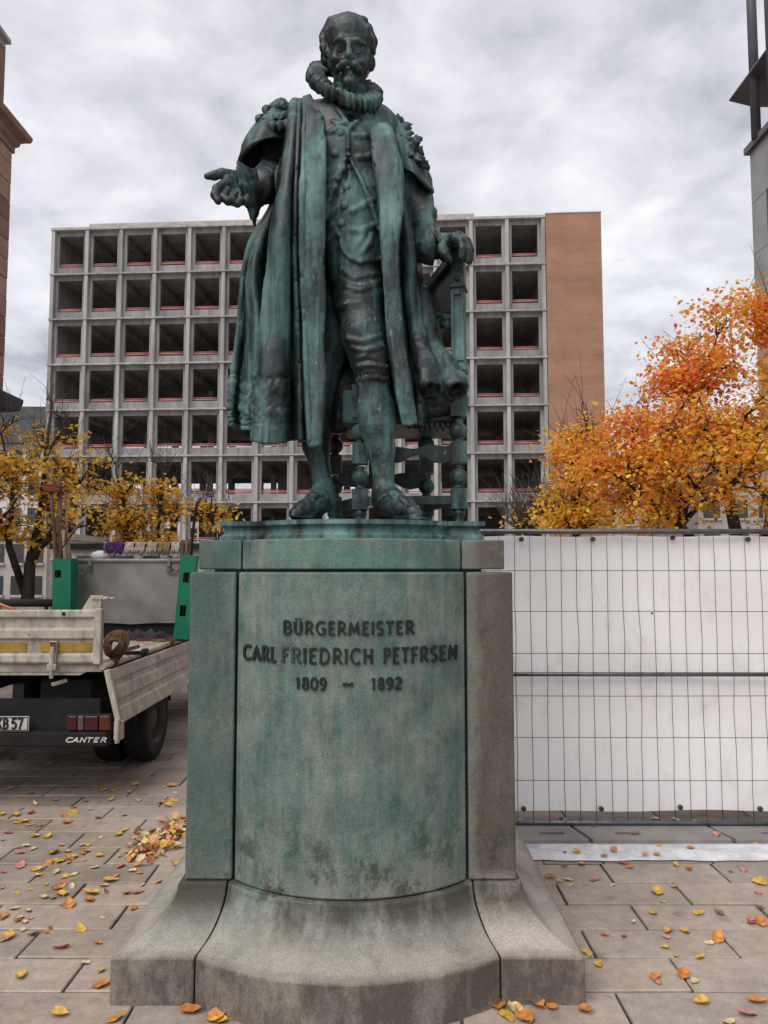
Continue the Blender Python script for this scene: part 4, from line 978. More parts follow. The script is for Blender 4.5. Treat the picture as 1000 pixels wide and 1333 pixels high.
p = at(207, 832, YBX-.26); b = MB(); rr_ = random.Random(4)
for i in range(26): b.ball((p.x+rr_.gauss(0, .03), p.y+rr_.gauss(0, .015), ZB+.004+rr_.uniform(0, .010)), rr_.uniform(.008, .02), 6, 4, (1, 1, .55))
o = b.build('moss_clump', M_MOSS); tag(o, 'small clump of green moss lying on the truck bed', 'moss', kind='stuff')
# green sleeves holding tool handles
M_GREEN = simple('green_plastic', (0.0, 0.165, 0.085), (0.0, 0.115, 0.06), 3, .45, .4)
M_WOOD = simple('worn_wood_handle', (0.12, 0.07, 0.045), (0.06, 0.035, 0.024), 14, .7, .3, 0, .2, stretch=(1, 1, .2)); M_WOOD2 = simple('pale_wood_handle', (0.25, 0.18, 0.125), (0.16, 0.11, 0.075), 14, .7, .3, 0, .2, stretch=(1, 1, .2))
def sleeve(label, top, bot, half, holes, Y):
    """square plastic sleeve from bot to top (photo positions at distance Y), with windows in its front"""
    T, B_ = at(top[0], top[1], Y), at(bot[0], bot[1], Y); B_.z = max(B_.z, ZB+.004)
    t = thing('green_sleeve', label, 'tool holder', (B_.x, B_.y, ZB), 0, 'green tool holders on the truck')
    ax = T-B_; L_ = ax.length; d = ax.normalized(); rgt = d.cross(Vector((0, 1, 0))).normalized()
    if rgt.x < 0: rgt = -rgt
    fw = Vector((0, 1, 0)); b = MB(); th = .004
    def W_(u, v, w): return B_+rgt*u+fw*v+d*w
    def slab(u0, u1, v0, v1, w0, w1): b.add([W_(u, v, w) for w in (w0, w1) for u, v in ((u0, v0), (u1, v0), (u1, v1), (u0, v1))], [(3,2,1,0),(4,5,6,7),(0,1,5,4),(1,2,6,5),(2,3,7,6),(3,0,4,7)])
    hw = half
    slab(-hw, -hw+th, .0, 2*hw, 0, L_); slab(hw-th, hw, .0, 2*hw, 0, L_); slab(-hw+th, hw-th, 2*hw-th, 2*hw, 0, L_)
    w0 = 0
    for (f0, f1, u0, u1) in holes:
        slab(-hw+th, hw-th, 0, th, w0, f0*L_); slab(-hw+th, u0*hw, 0, th, f0*L_, f1*L_); slab(u1*hw, hw-th, 0, th, f0*L_, f1*L_); w0 = f1*L_
    slab(-hw+th, hw-th, 0, th, w0, L_); b.build('tube', M_GREEN, t)
    return t, W_, L_, hw
YSL = 7.15
s1, W1, L1, h1 = sleeve('green plastic tool holder at the left end of the toolbox', (80.5, 727), (79.5, 838), .0845, [(.18, .26, -.7, .2), (.77, .86, -.75, -.05)], YSL)
s2, W2, L2, h2 = sleeve('green plastic tool holder at the right end of the toolbox by the pedestal', (245.5, 722.5), (235, 832), .0675, [(.27, .40, -.45, .38), (.67, .79, -.45, .4)], YSL)
def pole(name, label, cat, pts, r, m, group=None, n=7):
    P = [at(*q) for q in pts]; t = thing(name, label, cat, tuple(P[0]), 0, group); b = MB(); b.tube(P, r, n); b.build('handle', m, t); return t, P
yb_ = YSL+.06
_, P_ = pole('broom', 'broom with a red head standing upright in the left green holder', 'broom', [(78, 815, yb_), (72, 700, yb_), (66, 640, yb_)], .017, M_WOOD)
c = at(68.5, 637, yb_); t_ = bpy.data.objects[_.name]
b = MB(); b.prism([(-.085, .035), (-.075, -.025), (.078, -.035), (.082, .012)], -.04, .04, lambda u, v, w: (c.x+u, c.y+w, c.z+v)); b.build('head', M_REDBAR, t_, bevel=.01)
b = MB(); b.box((c.x-.07, c.y-.03, c.z+.032), (c.x+.06, c.y+.03, c.z+.075)) if False else b.prism([(-.08, .037), (.078, .016), (.06, .034), (-.07, .055)], -.035, .035, lambda u, v, w: (c.x+u, c.y+w, c.z+v)); b.build('bristles', M_RUST, t_)
pole('wooden_stake', 'brown wooden stake standing tallest in the left green holder', 'stake', [(81, 815, yb_+.03), (77.5, 620, yb_+.03)], .022, M_WOOD, 'wooden handles in the left holder')
pole('tool_handle', 'thin pale handle leaning in the left green holder beside the broom', 'tool handle', [(74, 815, yb_+.05), (69, 650, yb_+.05)], .012, M_WOOD2, 'wooden handles in the left holder')
t_, P_ = pole('rake', 'rake with thin grey crossbar in the left green holder', 'rake', [(84, 815, yb_+.07), (87, 720, yb_+.07), (86.5, 642, yb_+.07)], .012, M_WOOD2)
b = MB(); b.bar(at(82, 643, yb_+.07), at(113, 641.5, yb_+.07), .02, .012); b.build('crossbar', M_GALV, t_)
t_, P_ = pole('shovel', 'shovel with a bent grey blade standing in the left green holder', 'shovel', [(88, 815, yb_), (86, 735, yb_), (82.5, 690, yb_-.02)], .02, M_WOOD2)
b = MB(); G = []
ctr = [(84, 712), (90, 702), (97, 692), (105, 681), (113, 676)]; wd_ = [.03, .075, .085, .08, .05]
for (a_, b_), w_ in zip(ctr, wd_):
    p = at(a_, b_, yb_-.03); G.append([(p.x-w_*.35*q, p.y-.02-.03*(1-q*q), p.z-w_*.75*q) for q in np.linspace(-1, 1, 7)])
b.grid(G); b.grid([[(x, y+.004, z) for x, y, z in r_] for r_ in reversed(G)]); b.build('blade', simple('grey_shovel_steel', (0.27, 0.255, 0.24), (0.15, 0.14, 0.13), 12, .5, .4, .5), t_)
t_, P_ = pole('spade', 'brown wooden spade with rusty blade turned upward in the left green holder', 'spade', [(91, 815, yb_+.02), (89, 720, yb_+.02), (85, 700, yb_+.02)], .03, M_WOOD2)
b = MB(); G = []
for (a_, b_), w_ in zip([(84, 706), (80, 692), (75.5, 678), (74, 671)], [.05, .06, .045, .01]):
    p = at(a_, b_, yb_-.02); G.append([(p.x+w_*.6*q, p.y-.012*(1-q*q), p.z+w_*.25*q) for q in np.linspace(-1, 1, 5)])
b.grid(G); b.grid([[(x, y+.004, z) for x, y, z in r_] for r_ in reversed(G)]); b.build('blade', M_RUST, t_)
for i, (a_, tp) in enumerate(((238.5, 703), (244, 702), (249.5, 704))):
    pole('wooden_stake', ['brown stake nearest the toolbox in the right green holder', 'middle brown stake of three in the right green holder', 'brown stake nearest the pedestal in the right green holder'][i], 'stake', [(a_-7, 815, YSL+.07), (a_, tp, YSL+.07)], .018, M_WOOD, 'wooden stakes in the right holder')
t_, P_ = pole('crowbar', 'dark iron crowbar rising tallest from the right green holder', 'crowbar', [(245, 800, YSL+.04), (250, 705, YSL+.04), (254, 668, YSL+.04), (257, 655, YSL+.04), (262, 648, YSL+.03)], [.014, .014, .014, .012, .006], M_CHASSIS)
# gloves drying on a rod over the toolbox
YG = YBX+.06
rod = MB(); a_, c_ = at(136, 708, YG), at(238, 707, YG); rod.tube([a_, c_], .007, 6)
for q in (a_, c_): rod.tube([q, (q.x, q.y, zt_)], .006, 6)
o = rod.build('drying_rod', M_GALV); tag(o, 'thin rod above the toolbox carrying a row of work gloves', 'rod')
GC = {'purple': (0.07, 0.03, 0.11), 'beige': (0.34, 0.29, 0.235), 'khaki': (0.20, 0.16, 0.085), 'cream': (0.42, 0.37, 0.31), 'grey': (0.25, 0.22, 0.19)}
GM = {k: simple(k+'_glove', v, tuple(x*.6 for x in v), 25, .95, .1, 0, .4, bscale=90) for k, v in GC.items()}
def glove(label, a_, c_, col_, seed):
    rg = random.Random(seed); A, B_ = at(a_, 707, YG), at(c_, 707, YG); w = B_.x-A.x; b = MB(); n = 9; rows = []
    drop = (.10, .12, .11, .13)
    for j in range(13):                       # draped cuff and palm over the rod
        t = j/12; ang = PI*(t*1.0); row = []
        for i in range(n):
            u = i/(n-1); bul = .014+.008*math.sin(PI*u)
            if t < .5: dz = -.075*(1-t/.5)*(1+.1*math.sin(u*7+seed)); yy = -bul-.01*math.sin(u*9+seed)
            else: dz = -.07*(t-.5)/.5; yy = bul
            k_ = 1-abs(t-.5)*2
            row.append((A.x+w*(u*(1-.06)+.03)+.004*math.sin(j+u*5+seed), A.y+yy*(1-k_**3), A.z+.012*k_+dz*.9))
        rows.append(row)
    b.grid(rows)
    for f_ in range(4):                       # fingers hanging down in front
        x = A.x+w*(.14+.24*f_); l_ = .045+rg.uniform(-.012, .02)
        b.tube([(x, A.y-.022, A.z-.045), (x+rg.uniform(-.008, .008), A.y-.034, A.z-.06-l_*.4), (x+rg.uniform(-.014, .014), A.y-.026, A.z-.06-l_)], [w*.12, w*.125, w*.08], 7)
    o = b.build('work_glove', GM[col_]); tag(o, label, 'glove', 'work gloves drying on the rod')
glove('purple work glove at the left end of the row on the toolbox', 138, 150, 'purple', 1); glove('purple work glove next to the beige gloves on the toolbox', 150.5, 162, 'purple', 2)
glove('cream work glove right beside the purple gloves', 163, 175, 'cream', 3); glove('beige work glove second after the purple pair', 176, 190, 'beige', 4)
glove('beige work glove just left of the khaki glove', 191, 205, 'beige', 5); glove('khaki brown work glove in the row on the toolbox', 206, 222, 'khaki', 6); glove('cream work glove nearest the right green holder', 224, 235, 'cream', 7)
b = MB(); p = at(131, 722, YG+.05); b.ball((p.x, p.y, zt_+.035), .095, 16, 10, (1, .8, .55)); o = b.build('white_bag', M_WHITE); tag(o, 'white plastic bundle lying on the toolbox beside the purple gloves', 'bag')
for (a_, w_) in ((180, .05), (214, .045), (228, .03)):
    p = at(a_, 722, YG+.02); b = MB(); b.ball((p.x, p.y+.01, zt_+.03), w_, 12, 8, (1, .5, .7)); o = b.build('white_rag', M_WHITE); tag(o, 'white rag lying on the toolbox under the %s' % ('beige gloves' if a_ == 180 else 'khaki glove' if a_ == 214 else 'last cream glove'), 'rag', 'white rags under the gloves')
# strap coil, iron bar and pipe on the bed
M_STRAP = simple('brown_lashing_strap', (0.15, 0.075, 0.04), (0.06, 0.03, 0.02), 16, .8, .2, 0, .4)
p = at(150, 836, 5.72); b = MB(); rr_ = random.Random(9)
for k in range(7):
    r0 = .055+.012*k; ph = rr_.uniform(-.25, .25)
    b.tube([(p.x+(r0*.62)*math.cos(t)+.015*math.sin(2*t+k), p.y+.03*math.sin(t+ph)+.012*(k-3), ZB+.105+r0*.80*math.sin(t)) for t in np.linspace(0, 2*PI, 22)], .013, 6, cap=False)
o = b.build('strap_coil', M_STRAP); tag(o, 'coil of brown lashing strap lying on the bed behind the tailgate', 'strap')
pa, pb = at(160, 846, 5.95), at(187, 845, 5.95); b = MB(); b.tube([(pa.x, pa.y, ZB+.03), (pb.x-.02, pb.y, ZB+.03)], .016, 10); b.lathe((pb.x-.02, pb.y, ZB+.03), [(.018, 0), (.03, .008), (.032, .03), (.02, .04)], 12, (1, 0, 0)); o = b.build('iron_bolt_bar', M_CHASSIS); tag(o, 'short dark iron bar with a knob lying on the truck bed', 'iron bar')
pa, pb = at(166, 838, 6.3), at(181, 834, 6.3); b = MB(); b.bar((pa.x, pa.y, ZB+.02), (pb.x, pb.y, ZB+.045), .05, .03); o = b.build('wood_offcut', M_WOOD, None, bevel=.004); tag(o, 'small brown wood offcut lying beside the strap coil', 'wood')
pa, pb = at(-40, 785, 7.2), at(69, 785, 7.2); b = MB(); b.tube([pa, pb], .036, 12); 
for q in (pa, pb): b.tube([(q.x+(.06 if q is pa else -.06), q.y, ZB), (q.x+(.06 if q is pa else -.06), q.y, q.z-.03)], .02, 8)
o = b.build('black_pipe', M_BLACK); tag(o, 'black plastic pipe on short supports across the truck bed', 'pipe')
pa, pb = at(-25, 777, 5.8), at(19, 794, 5.6); b = MB(); b.tube([pa, pb], .012, 8); b.tube([pb, (pb.x+.04, pb.y+.15, ZB+.02)], .012, 8); o = b.build('orange_rod', simple('orange_plastic', (0.55, 0.17, 0.06), (0.4, 0.12, 0.05), 8, .6)); tag(o, 'orange rod poking out over the tailgate at the left edge', 'rod')
# ================================================================ bronze statue: implicit surfaces for the body, lofted cloth for the gown
def m_bronze(name, bias=0.0, green=1.0):
    m = Mat(name, 0.6, 0.4)
    v1 = m.noise(3.4, 6, 0.62, m.mapped((1, 1, 0.55))); v2 = m.noise(13, 5, 0.65, m.mapped((1, 1, 0.16))); v3 = m.noise(45, 5, 0.7)
    f = m.math('ADD', m.math('MULTIPLY', v1, 0.55), m.math('ADD', m.math('MULTIPLY', v2, 0.33), m.math('MULTIPLY', v3, 0.12)))
    f = m.math('MULTIPLY_ADD', f, 1.75, -0.375+bias); f = m.math('ADD', f, m.n('ShaderNodeAttribute', attribute_name='patina_shade').outputs['Fac'])  # vertex tone: patina differences plus shade put into the colour
    c = m.ramp(f, [(0.36, (0.012, 0.0155, 0.017)), (0.44, (0.026, 0.044, 0.043)), (0.51, (0.052, 0.108, 0.103)), (0.59, (0.084, 0.170, 0.162)), (0.70, (0.150, 0.262, 0.248))])
    dr = m.ramp(m.noise(24, 5, 0.7, m.mapped((1, 1, 0.045))), [(0.53, 0), (0.63, 1)])
    c = m.mix(m.math('MULTIPLY', dr, 0.62), c, (0.017, 0.022, 0.021))
    sp = m.ramp(m.noise(38, 4, 0.7, m.mapped((1, 1, 0.4), (3, 1, 7))), [(0.64, 0), (0.70, 1)])
    c = m.mix(m.math('MULTIPLY', sp, 0.55), c, (0.20, 0.35, 0.31))
    m.col(c); m.rough(m.ramp(f, [(0.4, 0.42), (0.6, 0.78)]))
    m.bump(m.math('ADD', m.math('MULTIPLY', v3, .6), m.noise(140, 4, .7)), 0.35, 0.004); return m.m
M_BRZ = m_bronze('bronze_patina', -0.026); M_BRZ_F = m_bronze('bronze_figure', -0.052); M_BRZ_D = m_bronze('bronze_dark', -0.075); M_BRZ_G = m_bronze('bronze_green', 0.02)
S = at
def V3(p): return np.array(p[:] if hasattr(p, '__getitem__') else p, float)
class Field:
    def __init__(s, lo, hi, h):
        s.lo = np.array(lo, float); s.h = h; s.n = np.ceil((np.array(hi)-s.lo)/h).astype(int)+1; s.d = np.full(s.n, 0.3, np.float32)
    def win(s, lo, hi):
        a = np.clip(np.floor((np.array(lo)-s.lo)/s.h).astype(int), 0, s.n); b = np.clip(np.ceil((np.array(hi)-s.lo)/s.h).astype(int)+1, 0, s.n)
        if (b <= a).any(): return None
        ax = [(s.lo[i]+s.h*np.arange(a[i], b[i])).astype(np.float32) for i in range(3)]
        return (slice(a[0], b[0]), slice(a[1], b[1]), slice(a[2], b[2])), ax[0][:, None, None], ax[1][None, :, None], ax[2][None, None, :]
    def put(s, lo, hi, fn, k, op):
        pad = k+2.5*s.h; w = s.win(np.array(lo)-pad, np.array(hi)+pad)
        if w is None: return
        sl, X, Y, Z = w; p = fn(X, Y, Z); d = s.d[sl]
        if op == 'add':
            hh = np.maximum(k-np.abs(d-p), 0)/max(k, 1e-6); s.d[sl] = np.minimum(d, p)-hh*hh*k*.25
        else:
            p = -p; hh = np.maximum(k-np.abs(d-p), 0)/max(k, 1e-6); s.d[sl] = np.maximum(d, p)+hh*hh*k*.25
    def cone(s, a, b, ra, rb=None, k=.02, op='add'):
        a, b = V3(a), V3(b); rb = ra if rb is None else rb; ba = b-a; L = max(ba.dot(ba), 1e-9); r = max(ra, rb)
        def fn(X, Y, Z):
            x, y, z = X-a[0], Y-a[1], Z-a[2]; t = np.clip((x*ba[0]+y*ba[1]+z*ba[2])/L, 0, 1)
            return np.sqrt((x-ba[0]*t)**2+(y-ba[1]*t)**2+(z-ba[2]*t)**2)-(ra+(rb-ra)*t)
        s.put(np.minimum(a, b)-r, np.maximum(a, b)+r, fn, k, op)
    def chain(s, pts, rs, k=.015, op='add'):
        for i in range(len(pts)-1): s.cone(pts[i], pts[i+1], rs[i], rs[i+1], k, op)
    def ell(s, c, r, k=.02, op='add', rot=None):
        c = V3(c); r = np.array(r, float); M = np.array(Euler(rot).to_matrix().transposed()) if rot else np.eye(3); R_ = r.max()
        def fn(X, Y, Z):
            x, y, z = X-c[0], Y-c[1], Z-c[2]
            u = [M[i, 0]*x+M[i, 1]*y+M[i, 2]*z for i in range(3)]
            k0 = np.sqrt(sum((u[i]/r[i])**2 for i in range(3))); k1 = np.sqrt(sum((u[i]/r[i]**2)**2 for i in range(3)))+1e-9
            return k0*(k0-1)/k1
        s.put(c-R_, c+R_, fn, k, op)
    def floor(s, z):
        zz = s.lo[2]+s.h*np.arange(s.n[2]); s.d = np.maximum(s.d, (z-zz)[None, None, :].astype(np.float32))
    def hit(s, px, py, y0=3.15, y1=4.1):
        for Y in np.arange(y0, y1, s.h*.5):
            p = np.array(at(px, py, Y)[:]); i = np.round((p-s.lo)/s.h).astype(int)
            if (i < 0).any() or (i >= s.n).any(): continue
            if s.d[tuple(i)] < 0: return Vector(p)
        return None
def surface_nets(Fd):
    d = Fd.d; s = d < 0; offs = [(i, j, k) for i in (0, 1) for j in (0, 1) for k in (0, 1)]; n = d.shape
    cnt = np.zeros((n[0]-1, n[1]-1, n[2]-1), np.uint8)
    for o in offs: cnt += s[o[0]:n[0]-1+o[0], o[1]:n[1]-1+o[1], o[2]:n[2]-1+o[2]]
    act = (cnt > 0) & (cnt < 8); idx = np.argwhere(act); vid = np.full(act.shape, -1, np.int32); vid[act] = np.arange(len(idx), dtype=np.int32)
    D = [d[idx[:, 0]+o[0], idx[:, 1]+o[1], idx[:, 2]+o[2]] for o in offs]; acc = np.zeros((len(idx), 3)); w = np.zeros(len(idx))
    for a in range(8):
        for b in range(a+1, 8):
            oa, ob = np.array(offs[a]), np.array(offs[b])
            if abs(oa-ob).sum() != 1: continue
            m = (D[a] < 0) != (D[b] < 0); t = D[a][m]/(D[a][m]-D[b][m]); acc[m] += oa+(ob-oa)*t[:, None]; w[m] += 1
    V = Fd.lo+Fd.h*(idx+acc/w[:, None]); faces = []
    for ax in range(3):
        u, v = (ax+1) % 3, (ax+2) % 3; a = [slice(None)]*3; b = [slice(None)]*3; a[ax] = slice(0, -1); b[ax] = slice(1, None)
        s0, s1 = s[tuple(a)], s[tuple(b)]; e = np.argwhere(s0 != s1)
        e = e[(e[:, u] > 0) & (e[:, v] > 0) & (e[:, u] < n[u]-1) & (e[:, v] < n[v]-1)]
        fl = s0[e[:, 0], e[:, 1], e[:, 2]]; q = []
        for du, dv_ in ((-1, -1), (0, -1), (0, 0), (-1, 0)):
            c = e.copy(); c[:, u] += du; c[:, v] += dv_; q.append(vid[c[:, 0], c[:, 1], c[:, 2]])
        Q = np.stack(q, 1); Q[~fl] = Q[~fl][:, ::-1]; faces.append(Q)
    return V, np.concatenate(faces)
def vnormals(V, Q):
    a, b, c, d = (V[Q[:, i]] for i in range(4)); fn = np.cross(c-a, d-b); N = np.zeros_like(V)
    for i in range(4): np.add.at(N, Q[:, i], fn)
    return N/(np.linalg.norm(N, axis=1, keepdims=True)+1e-12)
def relax(V, Q, it=1, lam=.5):
    E = np.concatenate([Q[:, [0, 1]], Q[:, [1, 2]], Q[:, [2, 3]], Q[:, [3, 0]]])
    for _ in range(it):
        acc = np.zeros_like(V); w = np.zeros(len(V)); np.add.at(acc, E[:, 0], V[E[:, 1]]); np.add.at(w, E[:, 0], 1); np.add.at(acc, E[:, 1], V[E[:, 0]]); np.add.at(w, E[:, 1], 1)
        V = V*(1-lam)+lam*acc/np.maximum(w, 1)[:, None]
    return V
def vnoise(P, sc, seed=0):
    """value noise in -1..1 at points P"""
    Q = P*np.asarray(sc)+seed*17.31; i = np.floor(Q).astype(np.int64); f = Q-i; f = f*f*(3-2*f); out = np.zeros(len(P))
    def hsh(a):
        h = (a[:, 0]*374761393+a[:, 1]*668265263+a[:, 2]*2147483647+seed*974711) & 0xffffffff
        h = ((h ^ (h >> 13))*1274126177) & 0xffffffff; return ((h ^ (h >> 16)) & 0xffff)/32767.5-1
    for o in ((0,0,0),(0,0,1),(0,1,0),(0,1,1),(1,0,0),(1,0,1),(1,1,0),(1,1,1)):
        w = np.ones(len(P))
        for k in range(3): w = w*(f[:, k] if o[k] else 1-f[:, k])
        out += w*hsh(i+np.array(o))
    return out
def proj(V):
    x, y, z = V[:, 0], V[:, 1], V[:, 2]-H; zc = y*cT+z*sT; return CX+F*x/zc, CY-F*(z*cT-y*sT)/zc
def sm(x, a, b): t = np.clip((x-a)/(b-a), 0, 1); return t*t*(3-2*t)

SZ = PZ4
statue = thing('bronze_statue', 'green patinated bronze statue of a bearded man in a long gown with a ruff', 'statue', (PX0, 3.6, SZ))
# ---- bronze plinth
def bow_outline(Wd, Yf, a, sag, back, n=20):
    r = (a*a+sag*sag)/(2*sag); cy = Yf-sag+r; t = math.asin(a/r)
    arc = [(PX0+r*math.sin(q), cy-r*math.cos(q)) for q in np.linspace(-t, t, n)]
    return [(PX0-Wd, back), (PX0-Wd, Yf)]+arc+[(PX0+Wd, Yf), (PX0+Wd, back)]
b = MB(); rows = []
for dz, ins in ((.0, 0), (.018, 0), (.022, .008), (.030, .014), (.045, .017), (.055, .012), (.060, .004), (.064, -.003), (.083, -.003)):
    rows.append([(x, y, PZ3+.0015+dz) for x, y in bow_outline(.578-ins, 3.36+ins, .42-ins*.3, .16, 4.5-ins)])
n_ = len(rows[0]); b.grid([r_+[r_[0]] for r_ in rows], smooth=False); b.add(rows[-1], [tuple(range(n_))]); b.add(rows[0], [tuple(reversed(range(n_)))])
b.build('plinth', M_BRZ_G, statue)

# ---- figure
BODY = Field((-.62, 3.15, SZ-.02), (.42, 4.15, 4.05), .0055)
B = BODY
# legs in breeches and stockings
B.chain([S(468, 340, 3.68), S(468, 395, 3.63), S(474, 440, 3.57), S(481, 465, 3.56), S(485, 490, 3.56)], [.135, .115, .098, .088, .080], .04)
B.chain([S(485.5, 496, 3.56), S(489.5, 535, 3.575), S(492, 555, 3.575), S(496, 585, 3.575), S(499, 618, 3.57), S(500, 645, 3.55)], [.072, .085, .083, .063, .045, .050], .02)
for py, r in ((481, .083), (489, .084), (497, .078)): 
    c = S(485.5+(py-490)*.05, py, 3.555); B.ell(c, (r+.002, r+.002, .012), .012)
B.chain([S(446, 350, 3.78), S(430, 440, 3.80), S(420, 495, 3.80)], [.13, .10, .082], .04)
B.chain([S(419, 500, 3.80), S(413, 555, 3.82), S(412, 580, 3.81), S(418, 615, 3.78), S(422, 645, 3.74)], [.075, .078, .066, .046, .05], .02)
# shoes: heel, instep, toe cap, sole, strap and tongue
B.chain([S(498, 654, 3.575), S(511, 655, 3.49), S(526, 662, 3.40), S(539, 668, 3.34)], [.050, .052, .047, .034], .025)
B.chain([S(500, 640, 3.56), S(511, 650, 3.49)], [.050, .05], .03)
B.chain([S(424, 654, 3.735), S(411, 657, 3.675), S(398, 663, 3.625), S(385, 668.5, 3.59)], [.050, .052, .045, .032], .025)
B.chain([S(421, 640, 3.745), S(413, 650, 3.69)], [.050, .05], .03)
for a, c, r in ((S(505, 672, 3.56), S(543, 674, 3.335), .046), (S(425, 672, 3.735), S(383, 675, 3.585), .046)):
    a.z = c.z = SZ+.008; B.chain([a, a.lerp(c, .6), c], [.050, .056, .040], .004) if False else None
    for q_ in np.linspace(0, 1, 7): p_ = a.lerp(c, q_); B.ell(p_, (.050-.012*abs(q_-.6), .050-.012*abs(q_-.6), .014), .006)
SHOE_LINES = [([(494, 652), (500, 646), (508, 643), (518, 645), (527, 651), (534, 658)], .010), ([(502, 652), (511, 648), (521, 650), (530, 658)], .007), ([(520, 668), (528, 660), (537, 656)], .006),
              ([(428, 650), (420, 645), (411, 645), (402, 650), (394, 657)], .010), ([(420, 652), (410, 650), (401, 656)], .007), ([(404, 668), (396, 661), (389, 659)], .006),
              ([(488, 668), (500, 672), (520, 674), (540, 673), (549, 669)], .008), ([(430, 668), (415, 672), (395, 674), (378, 671)], .008)]
# trunk
B.ell(S(462, 345, 3.72), (.19, .145, .17), .05); B.ell(S(457, 285, 3.70), (.19, .160, .22), .06); B.ell(S(456, 215, 3.735), (.215, .155, .25), .06)
B.ell(S(452, 170, 3.77), (.235, .125, .12), .06)
B.cone(S(452, 150, 3.76), S(455, 105, 3.70), .085, .075, .03)
# right arm (left in the picture), reaching out
B.cone(S(362, 178, 3.82), S(356, 225, 3.82), .085, .088, .03)
B.chain([S(356, 226, 3.82), S(350, 238, 3.70), S(340, 243, 3.56)], [.095, .088, .074], .03)
# left arm, hand on the chair
B.cone(S(523, 206, 3.82), S(549, 282, 3.79), .066, .066, .03)
B.chain([S(550, 282, 3.79), S(554, 305, 3.75), S(566, 321, 3.64)], [.066, .07, .055], .03)
BASE = B.d.copy()
# waistcoat and doublet: raised shells cut to their edges in picture space
def shell(off, region, k=.006):
    w = B.win(S(400, 360, 3.5)-Vector((.15, .2, .05)), S(520, 130, 3.95)+Vector((.15, .1, .1))); sl, X, Y, Z = w
    zc = Y*cT+(Z-H)*sT; px = CX+F*X/zc; py = CY-F*((Z-H)*cT-Y*sT)/zc
    r = region(px, py)                                # signed pixels, negative inside
    p = np.maximum(BASE[sl]-off, r*.0037); p = np.where(Y > 3.85, 1, p)
    d = B.d[sl]; hh = np.maximum(k-np.abs(d-p), 0)/k; B.d[sl] = np.minimum(d, p)-hh*hh*k*.25
def hem(px, py):
    h = np.interp(px, [400, 420, 439, 441, 447, 458, 470, 500, 520], [322, 318, 303, 306, 328, 337, 342, 336, 330]); return np.where(py > 250, py-h, -20)
shell(.014, hem)
def jack(px, py):
    l = np.interp(py, [150, 168, 200, 215, 235, 262, 290, 310], [453, 455, 453.5, 450, 440, 428, 423, 418]); r = np.interp(py, [150, 168, 200, 215, 235, 262, 300, 330], [453, 455, 453.6, 459, 470, 481, 493, 500])
    return np.where((px > l) & (px < r) & (py > 200), np.minimum(px-l, r-px), -np.minimum(np.where(px <= l, l-px, 99), np.where(px >= r, px-r, 99)))
shell(.036, jack, .003)
B.ell(S(462, 149, 3.56), (.045, .06, .03), .012, 'sub')
def trace(pts, r, k=.004, sub=5, op='add', sink=.0):
    P = []
    for (a, b_), (c, d_) in zip(pts[:-1], pts[1:]):
        for i in range(sub): P.append((a+(c-a)*i/sub, b_+(d_-b_)*i/sub))
    P.append(pts[-1]); Q = [B.hit(*p) for p in P]; Q = [q+Vector((0, sink, 0)) for q in Q if q is not None]
    for a, b_ in zip(Q[:-1], Q[1:]):
        if (a-b_).length < .12: B.cone(a, b_, r, r, k, op)
trace([(453, 172), (453.5, 200), (451, 214), (441, 234), (429, 261), (424, 285)], .011, sink=-.004); trace([(455, 203), (460, 215), (471, 235), (482, 262), (494, 300)], .010, sink=-.004)
trace([(453, 207), (449, 245), (445, 275), (441, 302)], .006, op='sub')
trace([(436, 137), (445, 150), (455, 166)], .013); trace([(477, 151), (466, 158), (456, 168)], .013)
trace([(420, 318), (430, 310), (440, 304)], .008); trace([(441, 306), (447, 328), (458, 337), (470, 342), (486, 340), (500, 335)], .009)
for pts in ([(433, 158), (442, 163), (450, 160)], [(430, 172), (441, 169), (449, 170)], [(462, 176), (471, 178), (478, 176)], [(466, 205), (476, 206), (484, 202)], [(428, 236), (436, 232), (442, 224)], [(430, 250), (437, 244)],
            [(456, 276), (470, 270), (487, 258)], [(458, 300), (472, 302), (490, 290)], [(464, 322), (472, 308), (474, 296)], [(471, 330), (481, 318), (484, 306)], [(425, 280), (434, 276), (441, 270)], [(426, 296), (434, 292)]):
    trace(pts, .008, .016, sink=.004)
for pts in ([(445, 350), (462, 362), (490, 356)], [(450, 372), (470, 378), (494, 366)], [(452, 440), (470, 446), (496, 436)], [(458, 452), (475, 458), (498, 450)], [(464, 466), (480, 464), (500, 470)], [(466, 476), (482, 474), (503, 478)], [(440, 400), (452, 396)]): trace(pts, .008, .018, sink=.005)
for i in range(9):
    x = 467+i*4.6; trace([(x, 476), (x+.8, 486), (x+.4, 494)], .007, .006)
for l_, r_ in SHOE_LINES: trace(l_, r_, .003, sub=4)
for a, c in ((513, 643), (409, 645)):
    q_ = B.hit(a, c)
    if q_ is not None: B.ell(q_, (.026, .016, .02), .004, rot=(R(-35), 0, 0))
B.floor(SZ+.001)
Vb, Qb = surface_nets(B)
Vb = relax(Vb, Qb, 1, .22); Nb = vnormals(Vb, Qb); px_, py_ = proj(Vb)
def folds(V, N, w, amp, sc, seed): return V+N*(w*amp*(1-2*np.abs(vnoise(V, sc, seed))))[:, None]
wleg = sm(py_, 345, 370)*(1-sm(py_, 470, 482)); Vb = folds(Vb, Nb, wleg, .0035, (6, 6, 11), 3)
wslv = np.maximum((px_ < 372)*sm(py_, 195, 215)*(1-sm(py_, 265, 280)), (px_ > 535)*(py_ < 350)); Vb = folds(Vb, Nb, wslv, .009, (9, 9, 17), 5)
wv = (py_ < 345)*(px_ > 415)*(px_ < 505); Vb = folds(Vb, Nb, wv*1., .0022, (10, 10, 13), 7)
